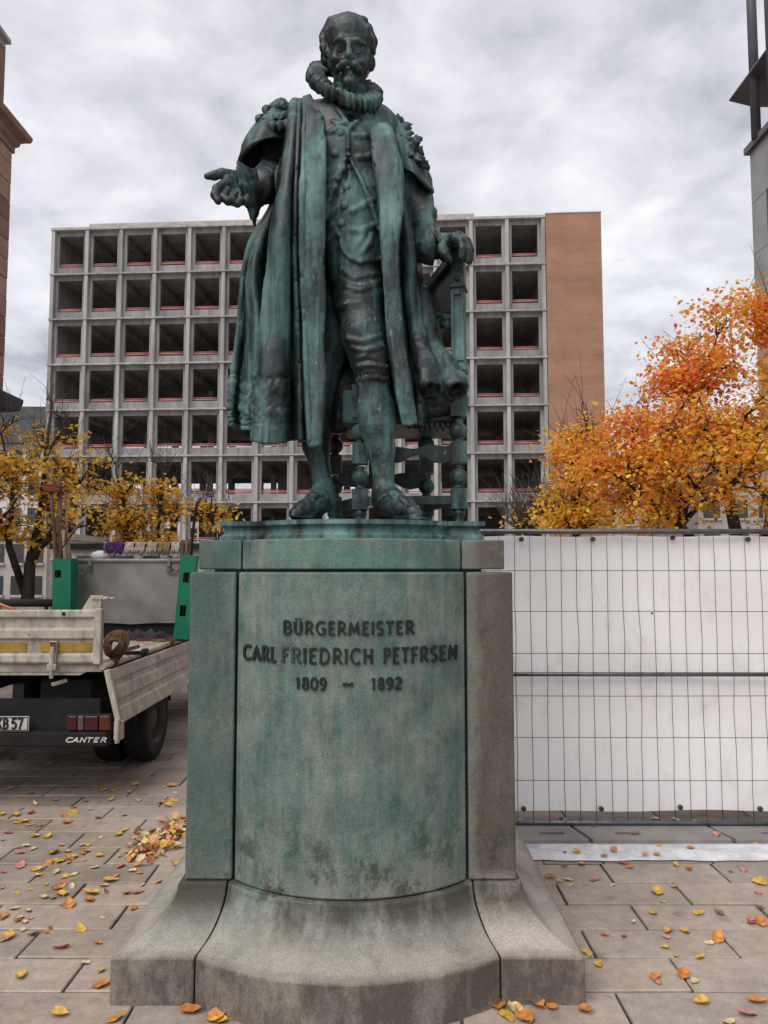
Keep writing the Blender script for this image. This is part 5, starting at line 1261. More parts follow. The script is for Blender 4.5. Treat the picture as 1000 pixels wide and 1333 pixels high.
wst = sm(py_, 500, 515)*(1-sm(py_, 632, 640)); Vb = folds(Vb, Nb, wst, .0014, (44, 44, 7), 9)
Vb = folds(Vb, Nb, np.ones(len(Vb)), .0010, (45, 45, 38), 11)

# ---- head (finer)
HD = Field(S(405, 150, 3.40)-Vector((.02, 0, 0)), S(502, 5, 3.92)+Vector((.05, 0, .05)), .0032)
h_ = HD
h_.ell(S(452.5, 58, 3.70), (.112, .135, .118), .02)                     # skull
h_.ell(S(453.2, 48, 3.640), (.090, .088, .080), .04)                    # forehead
h_.ell(S(453.7, 72, 3.648), (.086, .096, .106), .03)                    # face
h_.ell(S(454.5, 100, 3.632), (.050, .060, .048), .035)                   # jaw
h_.ell(S(434, 82, 3.69), (.030, .055, .045), .03); h_.ell(S(474, 86, 3.69), (.030, .055, .045), .03)
h_.cone(S(452, 140, 3.77), S(455, 98, 3.71), .080, .078, .03)           # neck
h_.ell(S(437.5, 79, 3.606), (.022, .024, .016), .045); h_.ell(S(471.5, 82.5, 3.606), (.022, .024, .016), .045)   # cheekbones
h_.chain([S(435, 54.5, 3.575), S(443, 50.5, 3.560), S(451.5, 53.5, 3.557)], [.006, .010, .009], .020); h_.chain([S(457, 54.5, 3.557), S(466, 53, 3.560), S(475, 58.5, 3.575)], [.009, .010, .006], .020)   # brows
h_.ell(S(443, 61.5, 3.540), (.033, .046, .027), .022, 'sub'); h_.ell(S(466.5, 64, 3.540), (.033, .046, .027), .022, 'sub')    # sockets
for a, c in ((443.5, 63), (466, 65.5)):
    h_.ell(S(a, c, 3.602), (.022, .022, .021), .003)
    h_.chain([S(a-6, c+.5, 3.590), S(a, c-3, 3.579), S(a+6, c+.5, 3.590)], [.003, .004, .003], .006); h_.chain([S(a-6, c+1.5, 3.590), S(a, c+3.2, 3.581), S(a+6, c+1.5, 3.590)], [.003, .0035, .003], .006)
h_.chain([S(454, 54, 3.556), S(454.3, 63, 3.540), S(454.5, 71, 3.512)], [.012, .012, .016], .012)          # nose
h_.ell(S(454.5, 73.5, 3.510), (.017, .018, .013), .010); h_.ell(S(450.7, 75.5, 3.528), (.011, .014, .010), .006); h_.ell(S(458.5, 76, 3.528), (.011, .014, .010), .006)
h_.chain([S(454, 81, 3.528), S(447, 83.5, 3.530), S(441, 89, 3.545), S(437.5, 97, 3.572)], [.012, .018, .016, .006], .008)    # moustache
h_.chain([S(455, 81, 3.528), S(462, 84.5, 3.530), S(467.5, 90.5, 3.545), S(470.5, 98, 3.572)], [.012, .018, .016, .006], .008)
h_.chain([S(447, 93.5, 3.562), S(455, 92, 3.552), S(462, 94, 3.562)], [.007, .010, .007], .006)                            # lip
h_.chain([S(455, 98, 3.572), S(455.5, 108, 3.562), S(456, 117, 3.578)], [.025, .028, .013], .02)                           # beard
for a, c, l_ in ((443, 99, 3.59), (448, 106, 3.575), (452, 111, 3.562), (460, 111, 3.562), (464, 106, 3.575), (468, 100, 3.59)): h_.chain([S(a, c-6, l_), S(a+(455-a)*.15, c+7, l_)], [.012, .007], .016)
# ears
for a, c, s_ in ((422, 75, -1), (484, 82, 1)):
    h_.ell(S(a, c, 3.70), (.016, .030, .042), .008, rot=(0, R(8*s_), R(-25*s_))); h_.ell(S(a+s_*.5, c-1, 3.668), (.009, .012, .026), .006, 'sub')
# hair: sweeping locks from the crown
h_.ell(S(452.5, 50, 3.735), (.121, .128, .098), .015)
for pts, r0 in (([(471, 25, 3.68), (453, 24, 3.67), (437, 27, 3.67), (426, 41, 3.68)], .024), ([(474, 27, 3.70), (452, 25, 3.70), (432, 29, 3.70), (420.5, 47, 3.72)], .024),
                ([(467, 26, 3.67), (450, 24, 3.655), (437, 29.5, 3.655), (428, 42, 3.665), (424.5, 55, 3.67)], .017), ([(468, 29, 3.64), (477, 38, 3.65), (482, 52, 3.67), (483.5, 64, 3.68)], .022),
                ([(470, 27, 3.70), (480, 38, 3.72), (485.5, 54, 3.72), (486, 69, 3.72)], .021), ([(466, 27, 3.665), (475, 38, 3.66), (480, 52, 3.66)], .013),
                ([(425, 42, 3.67), (420.5, 52, 3.68), (421.5, 62, 3.68), (425, 71, 3.66)], .017), ([(429, 47, 3.65), (426, 60, 3.65), (428, 73, 3.645)], .011), ([(479, 54, 3.655), (480, 68, 3.655), (478, 79, 3.645)], .011),
                ([(424, 72, 3.70), (426, 82, 3.71), (430, 92, 3.73)], .014), ([(482, 78, 3.71), (480, 88, 3.71), (476, 98, 3.73)], .014)):
    h_.chain([S(*p) for p in pts], [r0*(.75 if i in (0, len(pts)-1) else 1) for i in range(len(pts))], .012)
Vh, Qh = surface_nets(HD); Vh = relax(Vh, Qh, 1, .4); Nh = vnormals(Vh, Qh); hx, hy = proj(Vh)
wh = np.maximum(1-sm(hy, 27, 33), np.maximum(1-sm(hx, 427, 433), sm(hx, 476, 482)))*(1-sm(hy, 70, 80)); Vh = Vh+Nh*(wh*.0028*np.sin(140*Vh[:, 1]+60*Vh[:, 2]*(1+0*hx)+2.5*vnoise(Vh, (7, 7, 7), 2)+25*Vh[:, 0]))[:, None]
wb = (hy > 94)*(hx > 436)*(hx < 474)*(Vh[:, 1] < 3.62); Vh = Vh+Nh*(wb*.0010*np.sin(hx*1.6+2*vnoise(Vh, (14, 14, 14), 4)))[:, None]
Vh = Vh+Nh*(.0016*vnoise(Vh, (60, 60, 60), 6))[:, None]

# ---- hands (finer)
def hand(lo, hi, build):
    f = Field(lo, hi, .0028); build(f); V, Q = surface_nets(f); return relax(V, Q, 1, .35), Q
def right_hand(f):
    f.chain([S(338, 246, 3.54), S(322, 245, 3.46)], [.045, .038], .01)
    f.cone(S(322, 240, 3.455), S(297, 236, 3.375), .032, .030, .02); f.cone(S(322, 246, 3.45), S(295, 246, 3.35), .030, .026, .02); f.cone(S(322, 252, 3.45), S(306, 255, 3.355), .028, .024, .02)
    f.ell(S(309, 233, 3.40), (.038, .03, .026), .02)                                      # ball of the thumb
    f.ell(S(304, 243, 3.345), (.022, .02, .02), .016, 'sub')                              # hollow palm
    f.chain([S(308, 230, 3.395), S(289, 225.5, 3.365), S(279, 228.5, 3.345), S(270, 229.5, 3.335)], [.028, .0225, .021, .015], .006)
    f.chain([S(292, 240, 3.345), S(282.5, 246, 3.30), S(280, 254, 3.275), S(284, 262, 3.265)], [.023, .0205, .020, .0155], .005)
    f.chain([S(297, 249, 3.34), S(291, 257, 3.295), S(297, 262, 3.275), S(304, 259.5, 3.28)], [.022, .020, .0185, .0145], .004)
    f.chain([S(304, 253, 3.345), S(302, 262, 3.305), S(309, 265, 3.29), S(315, 260, 3.295)], [.021, .019, .0175, .014], .004)
    f.chain([S(313, 255, 3.36), S(313, 263, 3.335), S(319, 263, 3.325), S(322, 256, 3.33)], [.018, .0165, .015, .0125], .004)
    f.ell(S(271, 229, 3.325), (.009, .005, .008), .002); 
Vr, Qr = hand(S(262, 295, 3.22)-Vector((.03, 0, .03)), S(345, 205, 3.62)+Vector((.03, 0, .03)), right_hand)
def left_hand(f):
    f.chain([S(566, 322, 3.655), S(575, 315, 3.60)], [.045, .038], .01)
    f.cone(S(575, 315, 3.60), S(592, 310, 3.535), .034, .026, .02); f.cone(S(576, 315, 3.62), S(596, 309, 3.57), .033, .025, .02); f.cone(S(577, 317, 3.64), S(598, 312, 3.62), .030, .022, .02)
    f.chain([S(592, 310, 3.53), S(600, 314, 3.495), S(602.5, 324, 3.485), S(601, 335, 3.49)], [.024, .021, .0195, .0155], .004)
    f.chain([S(596.5, 308.5, 3.565), S(605, 313, 3.535), S(608.5, 325, 3.525), S(607, 338, 3.53)], [.024, .021, .0195, .0155], .004)
    f.chain([S(598.5, 309.5, 3.60), S(608, 314, 3.58), S(612.5, 326, 3.575), S(611, 341, 3.58)], [.023, .020, .0185, .015], .004)
    f.chain([S(598, 312, 3.64), S(608, 317, 3.63), S(613, 327, 3.625), S(613, 338, 3.63)], [.020, .018, .0165, .0135], .004)
    f.chain([S(580, 315, 3.575), S(576, 322, 3.52), S(579.5, 331, 3.49), S(585.5, 338, 3.485)], [.027, .023, .021, .0155], .006)
    for a, c, y_ in ((592, 306.5, 3.525), (597, 305, 3.56), (600, 306, 3.60)): f.ell(S(a, c, y_), (.018, .018, .012), .01)
Vl, Ql = hand(S(552, 350, 3.40)-Vector((.03, 0, .03)), S(622, 296, 3.74)+Vector((.03, 0, .04)), left_hand)
VV, QQ, off = [], [], 0
for v, q in ((Vb, Qb), (Vh, Qh), (Vr, Qr), (Vl, Ql)): VV.append(v); QQ.append(q+off); off += len(v)
OFF = np.array(statue.location[:])
fig = place('figure', mesh_np('figure', np.concatenate(VV)-OFF, np.concatenate(QQ)), M_BRZ_F, statue)

def patina_shade(me, vals):  # per-vertex tone, carries real patina differences and painted shade
    a = me.attributes.new('patina_shade', 'FLOAT', 'POINT'); a.data.foreach_set('value', np.asarray(vals, np.float32))
pb_ = np.zeros(len(Vb)); stock = (py_ > 492)*(py_ < 636)*(px_ > 455)
pb_ += .055*stock; pb_ += -.05*sm(py_, 335, 350)*(1-sm(py_, 488, 494)); pb_ += -.03*((px_ < 455)*(py_ > 480)); pb_ += .02*((py_ < 320)*(px_ > 415)*(px_ < 505))  # rear leg darkened as painted shade; stocking greener, breeches darker
patina_shade(fig.data, np.concatenate([pb_, np.full(len(Vh), -.075), np.full(len(Vr), .03), np.full(len(Vl), .0)]))  # head tone lowered, shade on the face put into the colour
# ---- buttons
def button(px, py, r, par):
    p = BODY.hit(px, py)
    if p is None: return
    b = MB(); b.lathe((p.x, p.y+.006, p.z), [(r, -.012), (r, .008), (r*.85, .014), (r*.45, .018), (.001, .018)], 14, (-.05, -1, -.1)); b.build('button', M_BRZ_G, par)
for a, c in ((455.5, 218), (452, 244), (448.5, 267), (445, 290)): button(a, c, .020, fig)
for a, c in ((444, 173), (437, 200), (426, 223)): button(a, c, .022, fig)

# ---- cloth lofts
def cr(P, n):
    """Catmull-Rom along axis 0 of P (m,...,3), n steps a span"""
    P = np.asarray(P, float); E = np.concatenate([2*P[:1]-P[1:2], P, 2*P[-1:]-P[-2:-1]]); out = []
    for i in range(len(P)-1):
        p0, p1, p2, p3 = E[i], E[i+1], E[i+2], E[i+3]
        for t in np.arange(n)/n: out.append(.5*(2*p1+(p2-p0)*t+(2*p0-5*p1+4*p2-p3)*t*t+(3*p1-p0-3*p2+p3)*t**3))
    out.append(P[-1]); return np.array(out)
def cloth(name, C, nu, nv, m, par, thick=.022, disp=None, close=False):
    """C[row][col] = (px, py, Y)"""
    P = np.array([[S(*q)[:] for q in row] for row in C]); P = cr(P, nv); P = np.swapaxes(cr(np.swapaxes(P, 0, 1), nu), 0, 1)
    r_, c_ = P.shape[:2]; V = P.reshape(-1, 3); I = np.arange(r_*c_).reshape(r_, c_)
    Q = np.stack([I[:-1, :-1], I[1:, :-1], I[1:, 1:], I[:-1, 1:]], -1).reshape(-1, 4)
    N = vnormals(V, Q)
    if disp is not None: V = V+N*disp(V, *proj(V))[:, None]
    o = place(name, mesh_np(name, V-OFF, Q), m, par); s_ = o.modifiers.new('thickness', 'SOLIDIFY'); s_.thickness = thick; s_.offset = 0; s_.use_even_offset = False
    return o
PYL = [130, 158, 215, 265, 315, 365, 420, 480, 530, 576]
LFC = [  # left half, from the lapel's tucked inner edge outwards: px per row, Y per row
 ([403, 415, 417, 418, 418, 417, 417, 418, 416, 412], [3.80, 3.70, 3.62, 3.58, 3.57, 3.57, 3.57, 3.57, 3.57, 3.56], {0: 126}),
 ([402.5, 419, 421, 420.5, 421, 420, 420, 421, 419, 415], [3.77, 3.64, 3.545, 3.51, 3.50, 3.50, 3.505, 3.505, 3.50, 3.49], {0: 125, 9: 581}),
 ([399, 409, 410, 408, 407, 407, 409, 411, 411, 410], [3.77, 3.63, 3.525, 3.49, 3.475, 3.48, 3.485, 3.485, 3.48, 3.465], {0: 127, 9: 583}),
 ([396, 397, 395, 393, 393, 394, 397, 399, 401.5, 404], [3.77, 3.635, 3.535, 3.50, 3.49, 3.49, 3.495, 3.495, 3.49, 3.475], {0: 129, 9: 580}),
 ([394, 393.5, 391, 389, 389, 390, 393, 396, 397, 399], [3.785, 3.69, 3.62, 3.60, 3.59, 3.60, 3.61, 3.62, 3.61, 3.60], {9: 574}),
 ([391, 389, 387, 385, 384, 385, 387, 390, 390, 392], [3.78, 3.66, 3.565, 3.54, 3.535, 3.54, 3.55, 3.56, 3.55, 3.54], {9: 573}),
 ([389, 386.5, 383.5, 381, 379.5, 379, 379, 379.5, 379, 381], [3.785, 3.69, 3.61, 3.60, 3.61, 3.62, 3.63, 3.63, 3.62, 3.60], {9: 573}),
 ([386, 384.5, 380, 377, 376, 375, 374, 373, 371, 366], [3.78, 3.66, 3.57, 3.53, 3.52, 3.52, 3.52, 3.51, 3.50, 3.49], {9: 577}),
 ([382, 380, 374, 367, 363, 359, 358, 356, 350, 346], [3.78, 3.66, 3.565, 3.52, 3.49, 3.48, 3.475, 3.46, 3.45, 3.445], {9: 578}),
 ([378, 376, 368, 359, 351, 346, 341, 336, 329, 327], [3.80, 3.70, 3.61, 3.57, 3.55, 3.54, 3.53, 3.51, 3.50, 3.50], {0: 135, 9: 573}),
 ([379, 378, 373, 367, 361, 356, 352, 348, 343, 341], [3.84, 3.80, 3.74, 3.72, 3.70, 3.69, 3.68, 3.67, 3.66, 3.66], {0: 136, 9: 563}),
 ([377, 377, 374, 368, 356, 349, 343, 338, 332, 330], [3.86, 3.85, 3.86, 3.87, 3.86, 3.85, 3.84, 3.83, 3.82, 3.80], {0: 136, 9: 558}),
 ([376, 376, 372, 362, 341, 334, 338, 335, 329, 328], [3.88, 3.88, 3.86, 3.82, 3.70, 3.66, 3.63, 3.62, 3.66, 3.70], {0: 137, 9: 560}),
 ([376, 376, 371, 358, 332, 323, 331, 333, 324, 322], [3.89, 3.89, 3.87, 3.84, 3.72, 3.69, 3.66, 3.65, 3.72, 3.78], {0: 137, 9: 560}),
 ([376, 376, 371, 357, 332, 322, 321, 314, 309, 312], [3.90, 3.90, 3.88, 3.86, 3.78, 3.80, 3.86, 3.90, 3.92, 3.90], {0: 137, 9: 559}),
 ([376, 375, 370, 354, 326, 315, 312, 304, 299.5, 300], [3.90, 3.92, 3.90, 3.88, 3.80, 3.80, 3.82, 3.83, 3.83, 3.82], {0: 137, 9: 554}),
 ([390, 384, 376, 364, 340, 328, 324, 318, 312, 312], [3.93, 3.98, 4.00, 4.00, 3.96, 3.96, 3.97, 3.98, 3.99, 3.99], {0: 134, 9: 556}),
 ([425, 410, 405, 400, 395, 392, 390, 388, 386, 386], [3.93, 4.01, 4.04, 4.05, 4.06, 4.07, 4.08, 4.09, 4.09, 4.09], {0: 128, 9: 552}),
]
PYR = [150, 175, 215, 265, 315, 365, 420, 480, 525, 554]
RTC = [  # right half, continuing round the back to the other lapel
 ([452, 450, 450, 450, 450, 450, 450, 450, 450, 450], [3.93, 4.03, 4.06, 4.07, 4.08, 4.08, 4.09, 4.10, 4.10, 4.10], {0: 130, 1: 160, 9: 550}),
 ([480, 490, 495, 498, 500, 505, 510, 515, 515, 515], [3.92, 4.00, 4.02, 4.03, 4.04, 4.05, 4.06, 4.07, 4.08, 4.08], {0: 142}),
 ([502, 512, 520, 534, 541, 545, 550, 556, 556, 552], [3.90, 3.90, 3.88, 3.84, 3.82, 3.82, 3.82, 3.84, 3.86, 3.86], {0: 153}),
 ([503, 513, 520, 534.5, 543, 546, 550, 558, 558, 553], [3.86, 3.84, 3.80, 3.74, 3.70, 3.69, 3.68, 3.66, 3.66, 3.68], {0: 154}),
 ([502, 512, 519, 527, 533, 535, 539, 545, 547, 546], [3.83, 3.76, 3.70, 3.63, 3.59, 3.58, 3.575, 3.57, 3.57, 3.59], {0: 154}),
 ([500.5, 511, 519.5, 521.5, 519, 520.5, 526, 534, 540, 543], [3.80, 3.72, 3.67, 3.65, 3.65, 3.645, 3.64, 3.63, 3.62, 3.62], {0: 153}),
 ([499, 508, 521, 521.5, 517, 518, 523, 531, 537, 542], [3.79, 3.67, 3.575, 3.54, 3.52, 3.515, 3.51, 3.50, 3.50, 3.50], {0: 152, 9: 551}),
 ([491, 498, 506, 509, 508, 511, 515, 522, 529, 535], [3.78, 3.64, 3.54, 3.50, 3.48, 3.475, 3.47, 3.465, 3.465, 3.465], {0: 149, 9: 554}),
 ([481, 484, 489, 495, 498, 501, 505, 513, 520, 526.5], [3.78, 3.65, 3.555, 3.52, 3.50, 3.495, 3.495, 3.49, 3.49, 3.49], {0: 146, 9: 556}),
 ([480, 483, 488, 494, 497, 500.5, 504.5, 513, 520, 527], [3.80, 3.71, 3.63, 3.60, 3.58, 3.57, 3.57, 3.56, 3.56, 3.56], {0: 147, 9: 553}),
]
def mixcol(a, b_, t, dy): return ([p*(1-t)+q*t for p, q in zip(a[0], b_[0])], [min(p, q)+dy for p, q in zip(a[1], b_[1])], {k: a[2].get(k, b_[2].get(k)) for k in set(a[2]) | set(b_[2])})
LFC = LFC[:2]+[mixcol(LFC[1], LFC[2], .10, .004), LFC[2], mixcol(LFC[2], LFC[3], .88, .004)]+LFC[3:]
RTC = RTC[:-4]+[RTC[-4], mixcol(RTC[-4], RTC[-3], .12, .004), RTC[-3], mixcol(RTC[-3], RTC[-2], .90, .004), RTC[-2], RTC[-1]]
C = [[] for _ in range(10)]
FWD = [.0, .05, .055, .05, .035, .015, 0, 0, 0, 0]; FWR = [.07, .085, .07, .05, .035, .015, 0, 0, 0, 0]
for cols_, sel in ((LFC, range(0, 12)), (RTC, range(len(RTC)-7, len(RTC)))):
    for i_ in sel:
        for r_ in range(10): cols_[i_][1][r_] -= (FWD if cols_ is LFC else FWR)[r_]*(1 if i_ not in (6, 8) or cols_ is RTC else .3)
for cols, PYS in ((LFC, PYL), (RTC, PYR)):
    for pxs, Ys, ov in cols:
        for r_ in range(10): C[r_].append((pxs[r_], ov.get(r_, PYS[r_]), Ys[r_]))
def gown_disp(V, px, py):
    d = .006*(1-2*np.abs(vnoise(V, (16, 16, 2.6), 21)))*sm(py, 150, 260)+.0035*vnoise(V, (11, 11, 9), 23)+.0018*vnoise(V, (48, 48, 40), 25)
    hm = sm(py, 487, 491)*(1-sm(py, 545, 549))*(px < 380)                       # embroidered hem band
    wu = px+3*vnoise(V, (20, 20, 20), 27); wv_ = py+3*vnoise(V, (20, 20, 20), 28); cell = np.sin(wu*.62)*np.sin(wv_*.52)+1.1*vnoise(V, (38, 38, 38), 29)
    d = d+hm*.008*np.tanh(2*cell)
    for e in (489, 493, 540, 545, 552): d = d+.010*np.exp(-((py-e-2*np.sin(px*.2))/1.4)**2)*(px < 380)
    for e in (281, 284.5, 313, 316.5): d = d+.007*np.exp(-((py-e)/1.3)**2)*(px > 516)*(px < 552)*(V[:, 1] < 3.8)    # bands on the hanging sleeve
    return d
gown = cloth('gown', C, 7, 14, M_BRZ, statue, .022, gown_disp)
ncol = len(C[0]); cv = np.zeros(ncol); cv[1:6] = .045; cv[6] = -.05; cv[8] = -.08; cv[9:12] = .02; cv[12:14] = -.08; cv[14:16] = .02; cv[16] = -.06; cv[18:ncol-12] = -.1; cv[-5:-1] = .045; cv[-7] = -.05  # painted shade in grooves, hollows and back; lapels lightened as if lit
uu = np.arange((ncol-1)*7+1)/7; cg = np.interp(uu, np.arange(ncol), cv); patina_shade(gown.data, np.tile(cg, 9*14+1))

# cap sleeves: rings of (centre px, py, Y), half vector in the picture, depth radius
def ringloft(name, rings, n, m, par, wave=None, thick=.016, cap=False):
    rows = []
    for j, (cx_, cy_, Y, hx_, hy_, dr, tz) in enumerate(rings):
        c = V3(S(cx_, cy_, Y)); a = V3(S(cx_+hx_, cy_+hy_, Y))-c; row = []
        for k in range(n):
            q = 2*PI*k/n; w_ = 1+(wave(j, q) if wave else 0); row.append(c+(a*math.cos(q)+np.array((0, dr, 0))*math.sin(q))*w_+np.array((0, 0, tz*min(0, math.sin(q)))))
        rows.append(row)
    P = cr(np.array(rows), 5); r_ = len(P); V = P.reshape(-1, 3); I = np.arange(r_*n).reshape(r_, n); I2 = np.roll(I, -1, 1)
    Q = np.stack([I[:-1], I[1:], I2[1:], I2[:-1]], -1).reshape(-1, 4); N = vnormals(V, Q)
    V = V+N*(.004*(1-2*np.abs(vnoise(V, (14, 14, 14), 31)))+.0018*vnoise(V, (50, 50, 50), 33))[:, None]
    o = place(name, mesh_np(name, V-OFF, Q), m, par); s_ = o.modifiers.new('thickness', 'SOLIDIFY'); s_.thickness = thick; s_.offset = 0; return o
wav = lambda j, q: .035*math.sin(q*5+j*.7)+.02*math.sin(q*9+j)
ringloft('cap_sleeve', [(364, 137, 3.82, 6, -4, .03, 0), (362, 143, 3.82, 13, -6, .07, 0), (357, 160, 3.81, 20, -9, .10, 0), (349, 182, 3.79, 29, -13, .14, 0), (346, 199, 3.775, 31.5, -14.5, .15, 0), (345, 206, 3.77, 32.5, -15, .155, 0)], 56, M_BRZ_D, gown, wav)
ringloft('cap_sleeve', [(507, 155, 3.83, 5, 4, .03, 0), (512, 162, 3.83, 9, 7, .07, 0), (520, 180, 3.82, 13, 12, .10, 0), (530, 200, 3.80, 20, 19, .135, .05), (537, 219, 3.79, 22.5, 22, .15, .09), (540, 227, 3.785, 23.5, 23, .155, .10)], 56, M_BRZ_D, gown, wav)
# bunched loops on the shoulders
tf = MB(); tf.ball((0, 0, 0), 1, 12, 8, (1, .8, 1)); tme = [];
for s_ in range(3):
    q_ = MB(); q_.v = [(x*(.80+.3*math.sin(z*3+s_))+.12*math.sin(z*6+s_), y*.8+.35*z*z+.10*math.sin(x*7+s_*2), z*(1.45+.15*math.sin(x*5+s_))+.12*math.sin(y*5)) for x, y, z in tf.v]; q_.f = tf.f; q_.sm = tf.sm; q_.mi = tf.mi; me = q_.mesh('shoulder_loop'); me.materials.append(M_BRZ_D); tme.append(me)
rt = random.Random(6)
for pts in ([(346, 143, 3.74), (358, 139, 3.735), (369, 138, 3.73), (338, 153, 3.73), (349, 155, 3.69), (361, 151, 3.685), (371, 150, 3.68), (335, 166, 3.72), (344, 169, 3.67), (355, 166, 3.655), (366, 163, 3.65), (374, 160, 3.66)],
            [(507, 157, 3.78), (518, 158, 3.78), (526, 165, 3.77), (521, 171, 3.74), (531, 175, 3.73), (540, 182, 3.75), (527, 186, 3.70), (537, 191, 3.69), (546, 197, 3.73), (533, 202, 3.67), (543, 207, 3.67), (552, 213, 3.70)]):
    for a, c, y_ in [(p_[0]+dx_, p_[1]+dy_, p_[2]+dY_) for p_ in pts for dx_, dy_, dY_ in ((0, 0, 0), (rt.uniform(2, 5), rt.uniform(-4, 4), .012))]:
        o = place('shoulder_loop', tme[rt.randrange(3)], None, gown, tuple(S(a, c, y_-.02)-statue.location), (rt.uniform(-.6, .6), rt.uniform(-1.3, 1.3), rt.uniform(-.7, .7))); s_ = .024*rt.uniform(.75, 1.2); o.scale = (s_, s_*.9, s_*1.05)

# ---- ruff: corrugated ring
def ruff():
    c = V3(S(448, 111, 3.70)); a = V3(S(491, 124, 3.70))-c; f = V3(S(456, 131, 3.55))-c
    up = np.cross(a, f); up = up/np.linalg.norm(up); up = up if up[2] > 0 else -up
    n = 420; prof = [(.60, -.020), (.72, -.034), (.88, -.040), (1.03, -.042), (1.10, -.030), (1.12, .0), (1.10, .030), (1.03, .042), (.88, .040), (.72, .034), (.60, .020)]; P = []
    for k in range(n):
        q = 2*PI*k/n; ph = 36*q+.9*math.sin(5*q)+.7*math.sin(8*q+1); am = .65+.35*math.sin(7*q+2)*math.sin(3*q); w1 = (1-2*abs(math.cos(ph/2))**1.5*1.0)*am; w1 = -w1 if False else w1; w2 = (1-2*abs(math.sin(ph/2+.6))**1.5)*am; row = []
        thick = 1.0+.12*max(0, -math.cos(q))+.15*max(0, math.sin(q))
        for r_, h__ in prof:
            fr = max(0, (r_-.62)/.5); rr = r_*(1+.035*w1*fr); hh = h__*thick*.68*(1+.12*w1*fr)+.011*w2*fr+.006*math.sin(3*q+1)*fr
            row.append(c+(a*math.cos(q)+f*math.sin(q))*rr+up*hh)
        P.append(row)
    P = np.array(P); m = len(prof); V = P.reshape(-1, 3); I = np.arange(n*m).reshape(n, m); I2 = np.roll(I, -1, 0)
    Q = np.stack([I[:, :-1], I[:, 1:], I2[:, 1:], I2[:, :-1]], -1).reshape(-1, 4); V = V+vnormals(V, Q)*(.007*vnoise(V, (34, 34, 34), 41)+.004*vnoise(V, (75, 75, 75), 42))[:, None]
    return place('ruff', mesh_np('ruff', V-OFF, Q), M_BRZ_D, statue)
ruff()
# ---- lace cuffs
wc = lambda j, q: (.0 if j < 1 else .10*j/2)*math.sin(q*9+j)+.05*math.sin(q*4)
ringloft('lace_cuff', [(338, 244, 3.56, 3, 19, .075, .0), (332, 245, 3.52, 4, 21, .085, .02), (326, 247, 3.475, 6, 26, .105, .03), (319, 251, 3.44, 8, 33, .125, .03)], 72, M_BRZ_D, fig, wc, .010)
ringloft('lace_cuff', [(562, 318, 3.67, -11, -12, .055, 0), (566, 320, 3.65, -12, -13, .062, 0), (570, 322, 3.63, -12, -16, .07, 0), (573, 324, 3.61, -13, -19, .075, 0)], 56, M_BRZ_D, fig, wc, .010)

# ---- gown thrown over the chair: tubular folds with open ends
DR = Field((-.32, 3.38, 2.10), (.62, 4.15, 3.05), .0075)
DR.ell(S(556, 500, 3.78), (.17, .20, .13), .05); DR.ell(S(570, 522, 3.79), (.15, .20, .13), .05); DR.ell(S(545, 530, 3.74), (.10, .12, .10), .05); DR.cone(S(545, 385, 3.72), S(556, 470, 3.74), .06, .09, .05)
DR.chain([S(538, 410, 3.64), S(546, 445, 3.60), S(553, 475, 3.565), S(560, 503, 3.545)], [.035, .042, .050, .060], .02)
DR.chain([S(551, 425, 3.68), S(566, 455, 3.64), S(580, 478, 3.61), S(593, 504, 3.58)], [.035, .045, .054, .062], .02)
for cx_ in (441, 449, 457, 465): DR.chain([S(cx_+2, 490, 3.86), S(cx_, 520, 3.82), S(cx_-1, 554+3*math.sin(cx_), 3.82)], [.03, .034, .026], .02)
DR.ell(S(455, 515, 3.93), (.11, .12, .14), .05); DR.chain([S(540, 440, 3.66), S(533, 480, 3.66), S(540, 520, 3.68)], [.03, .04, .05], .03); DR.chain([S(570, 470, 3.70), S(572, 500, 3.66), S(580, 530, 3.68)], [.03, .04, .035], .03)
DR.chain([S(553, 480, 3.56), S(561, 507, 3.535), S(564, 520, 3.525)], [.030, .045, .05], .008, 'sub'); DR.chain([S(584, 485, 3.60), S(595, 508, 3.565), S(599, 520, 3.555)], [.030, .046, .05], .008, 'sub')
DR2 = 0
Vd, Qd = surface_nets(DR); Vd = relax(Vd, Qd, 1, .4); Nd = vnormals(Vd, Qd); dx_, dy_ = proj(Vd)
Vd = Vd+Nd*(.008*(1-2*np.abs(vnoise(Vd, (13, 13, 7), 51)))+.003*vnoise(Vd, (40, 40, 40), 53)+.003*sm(dy_, 470, 480)*vnoise(Vd, (55, 55, 55), 54))[:, None]
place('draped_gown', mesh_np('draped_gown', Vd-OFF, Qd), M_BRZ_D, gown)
patina_shade(bpy.data.meshes['draped_gown'], -.13*(dx_ < 485))  # drape between the legs darkened, shade put into the colour

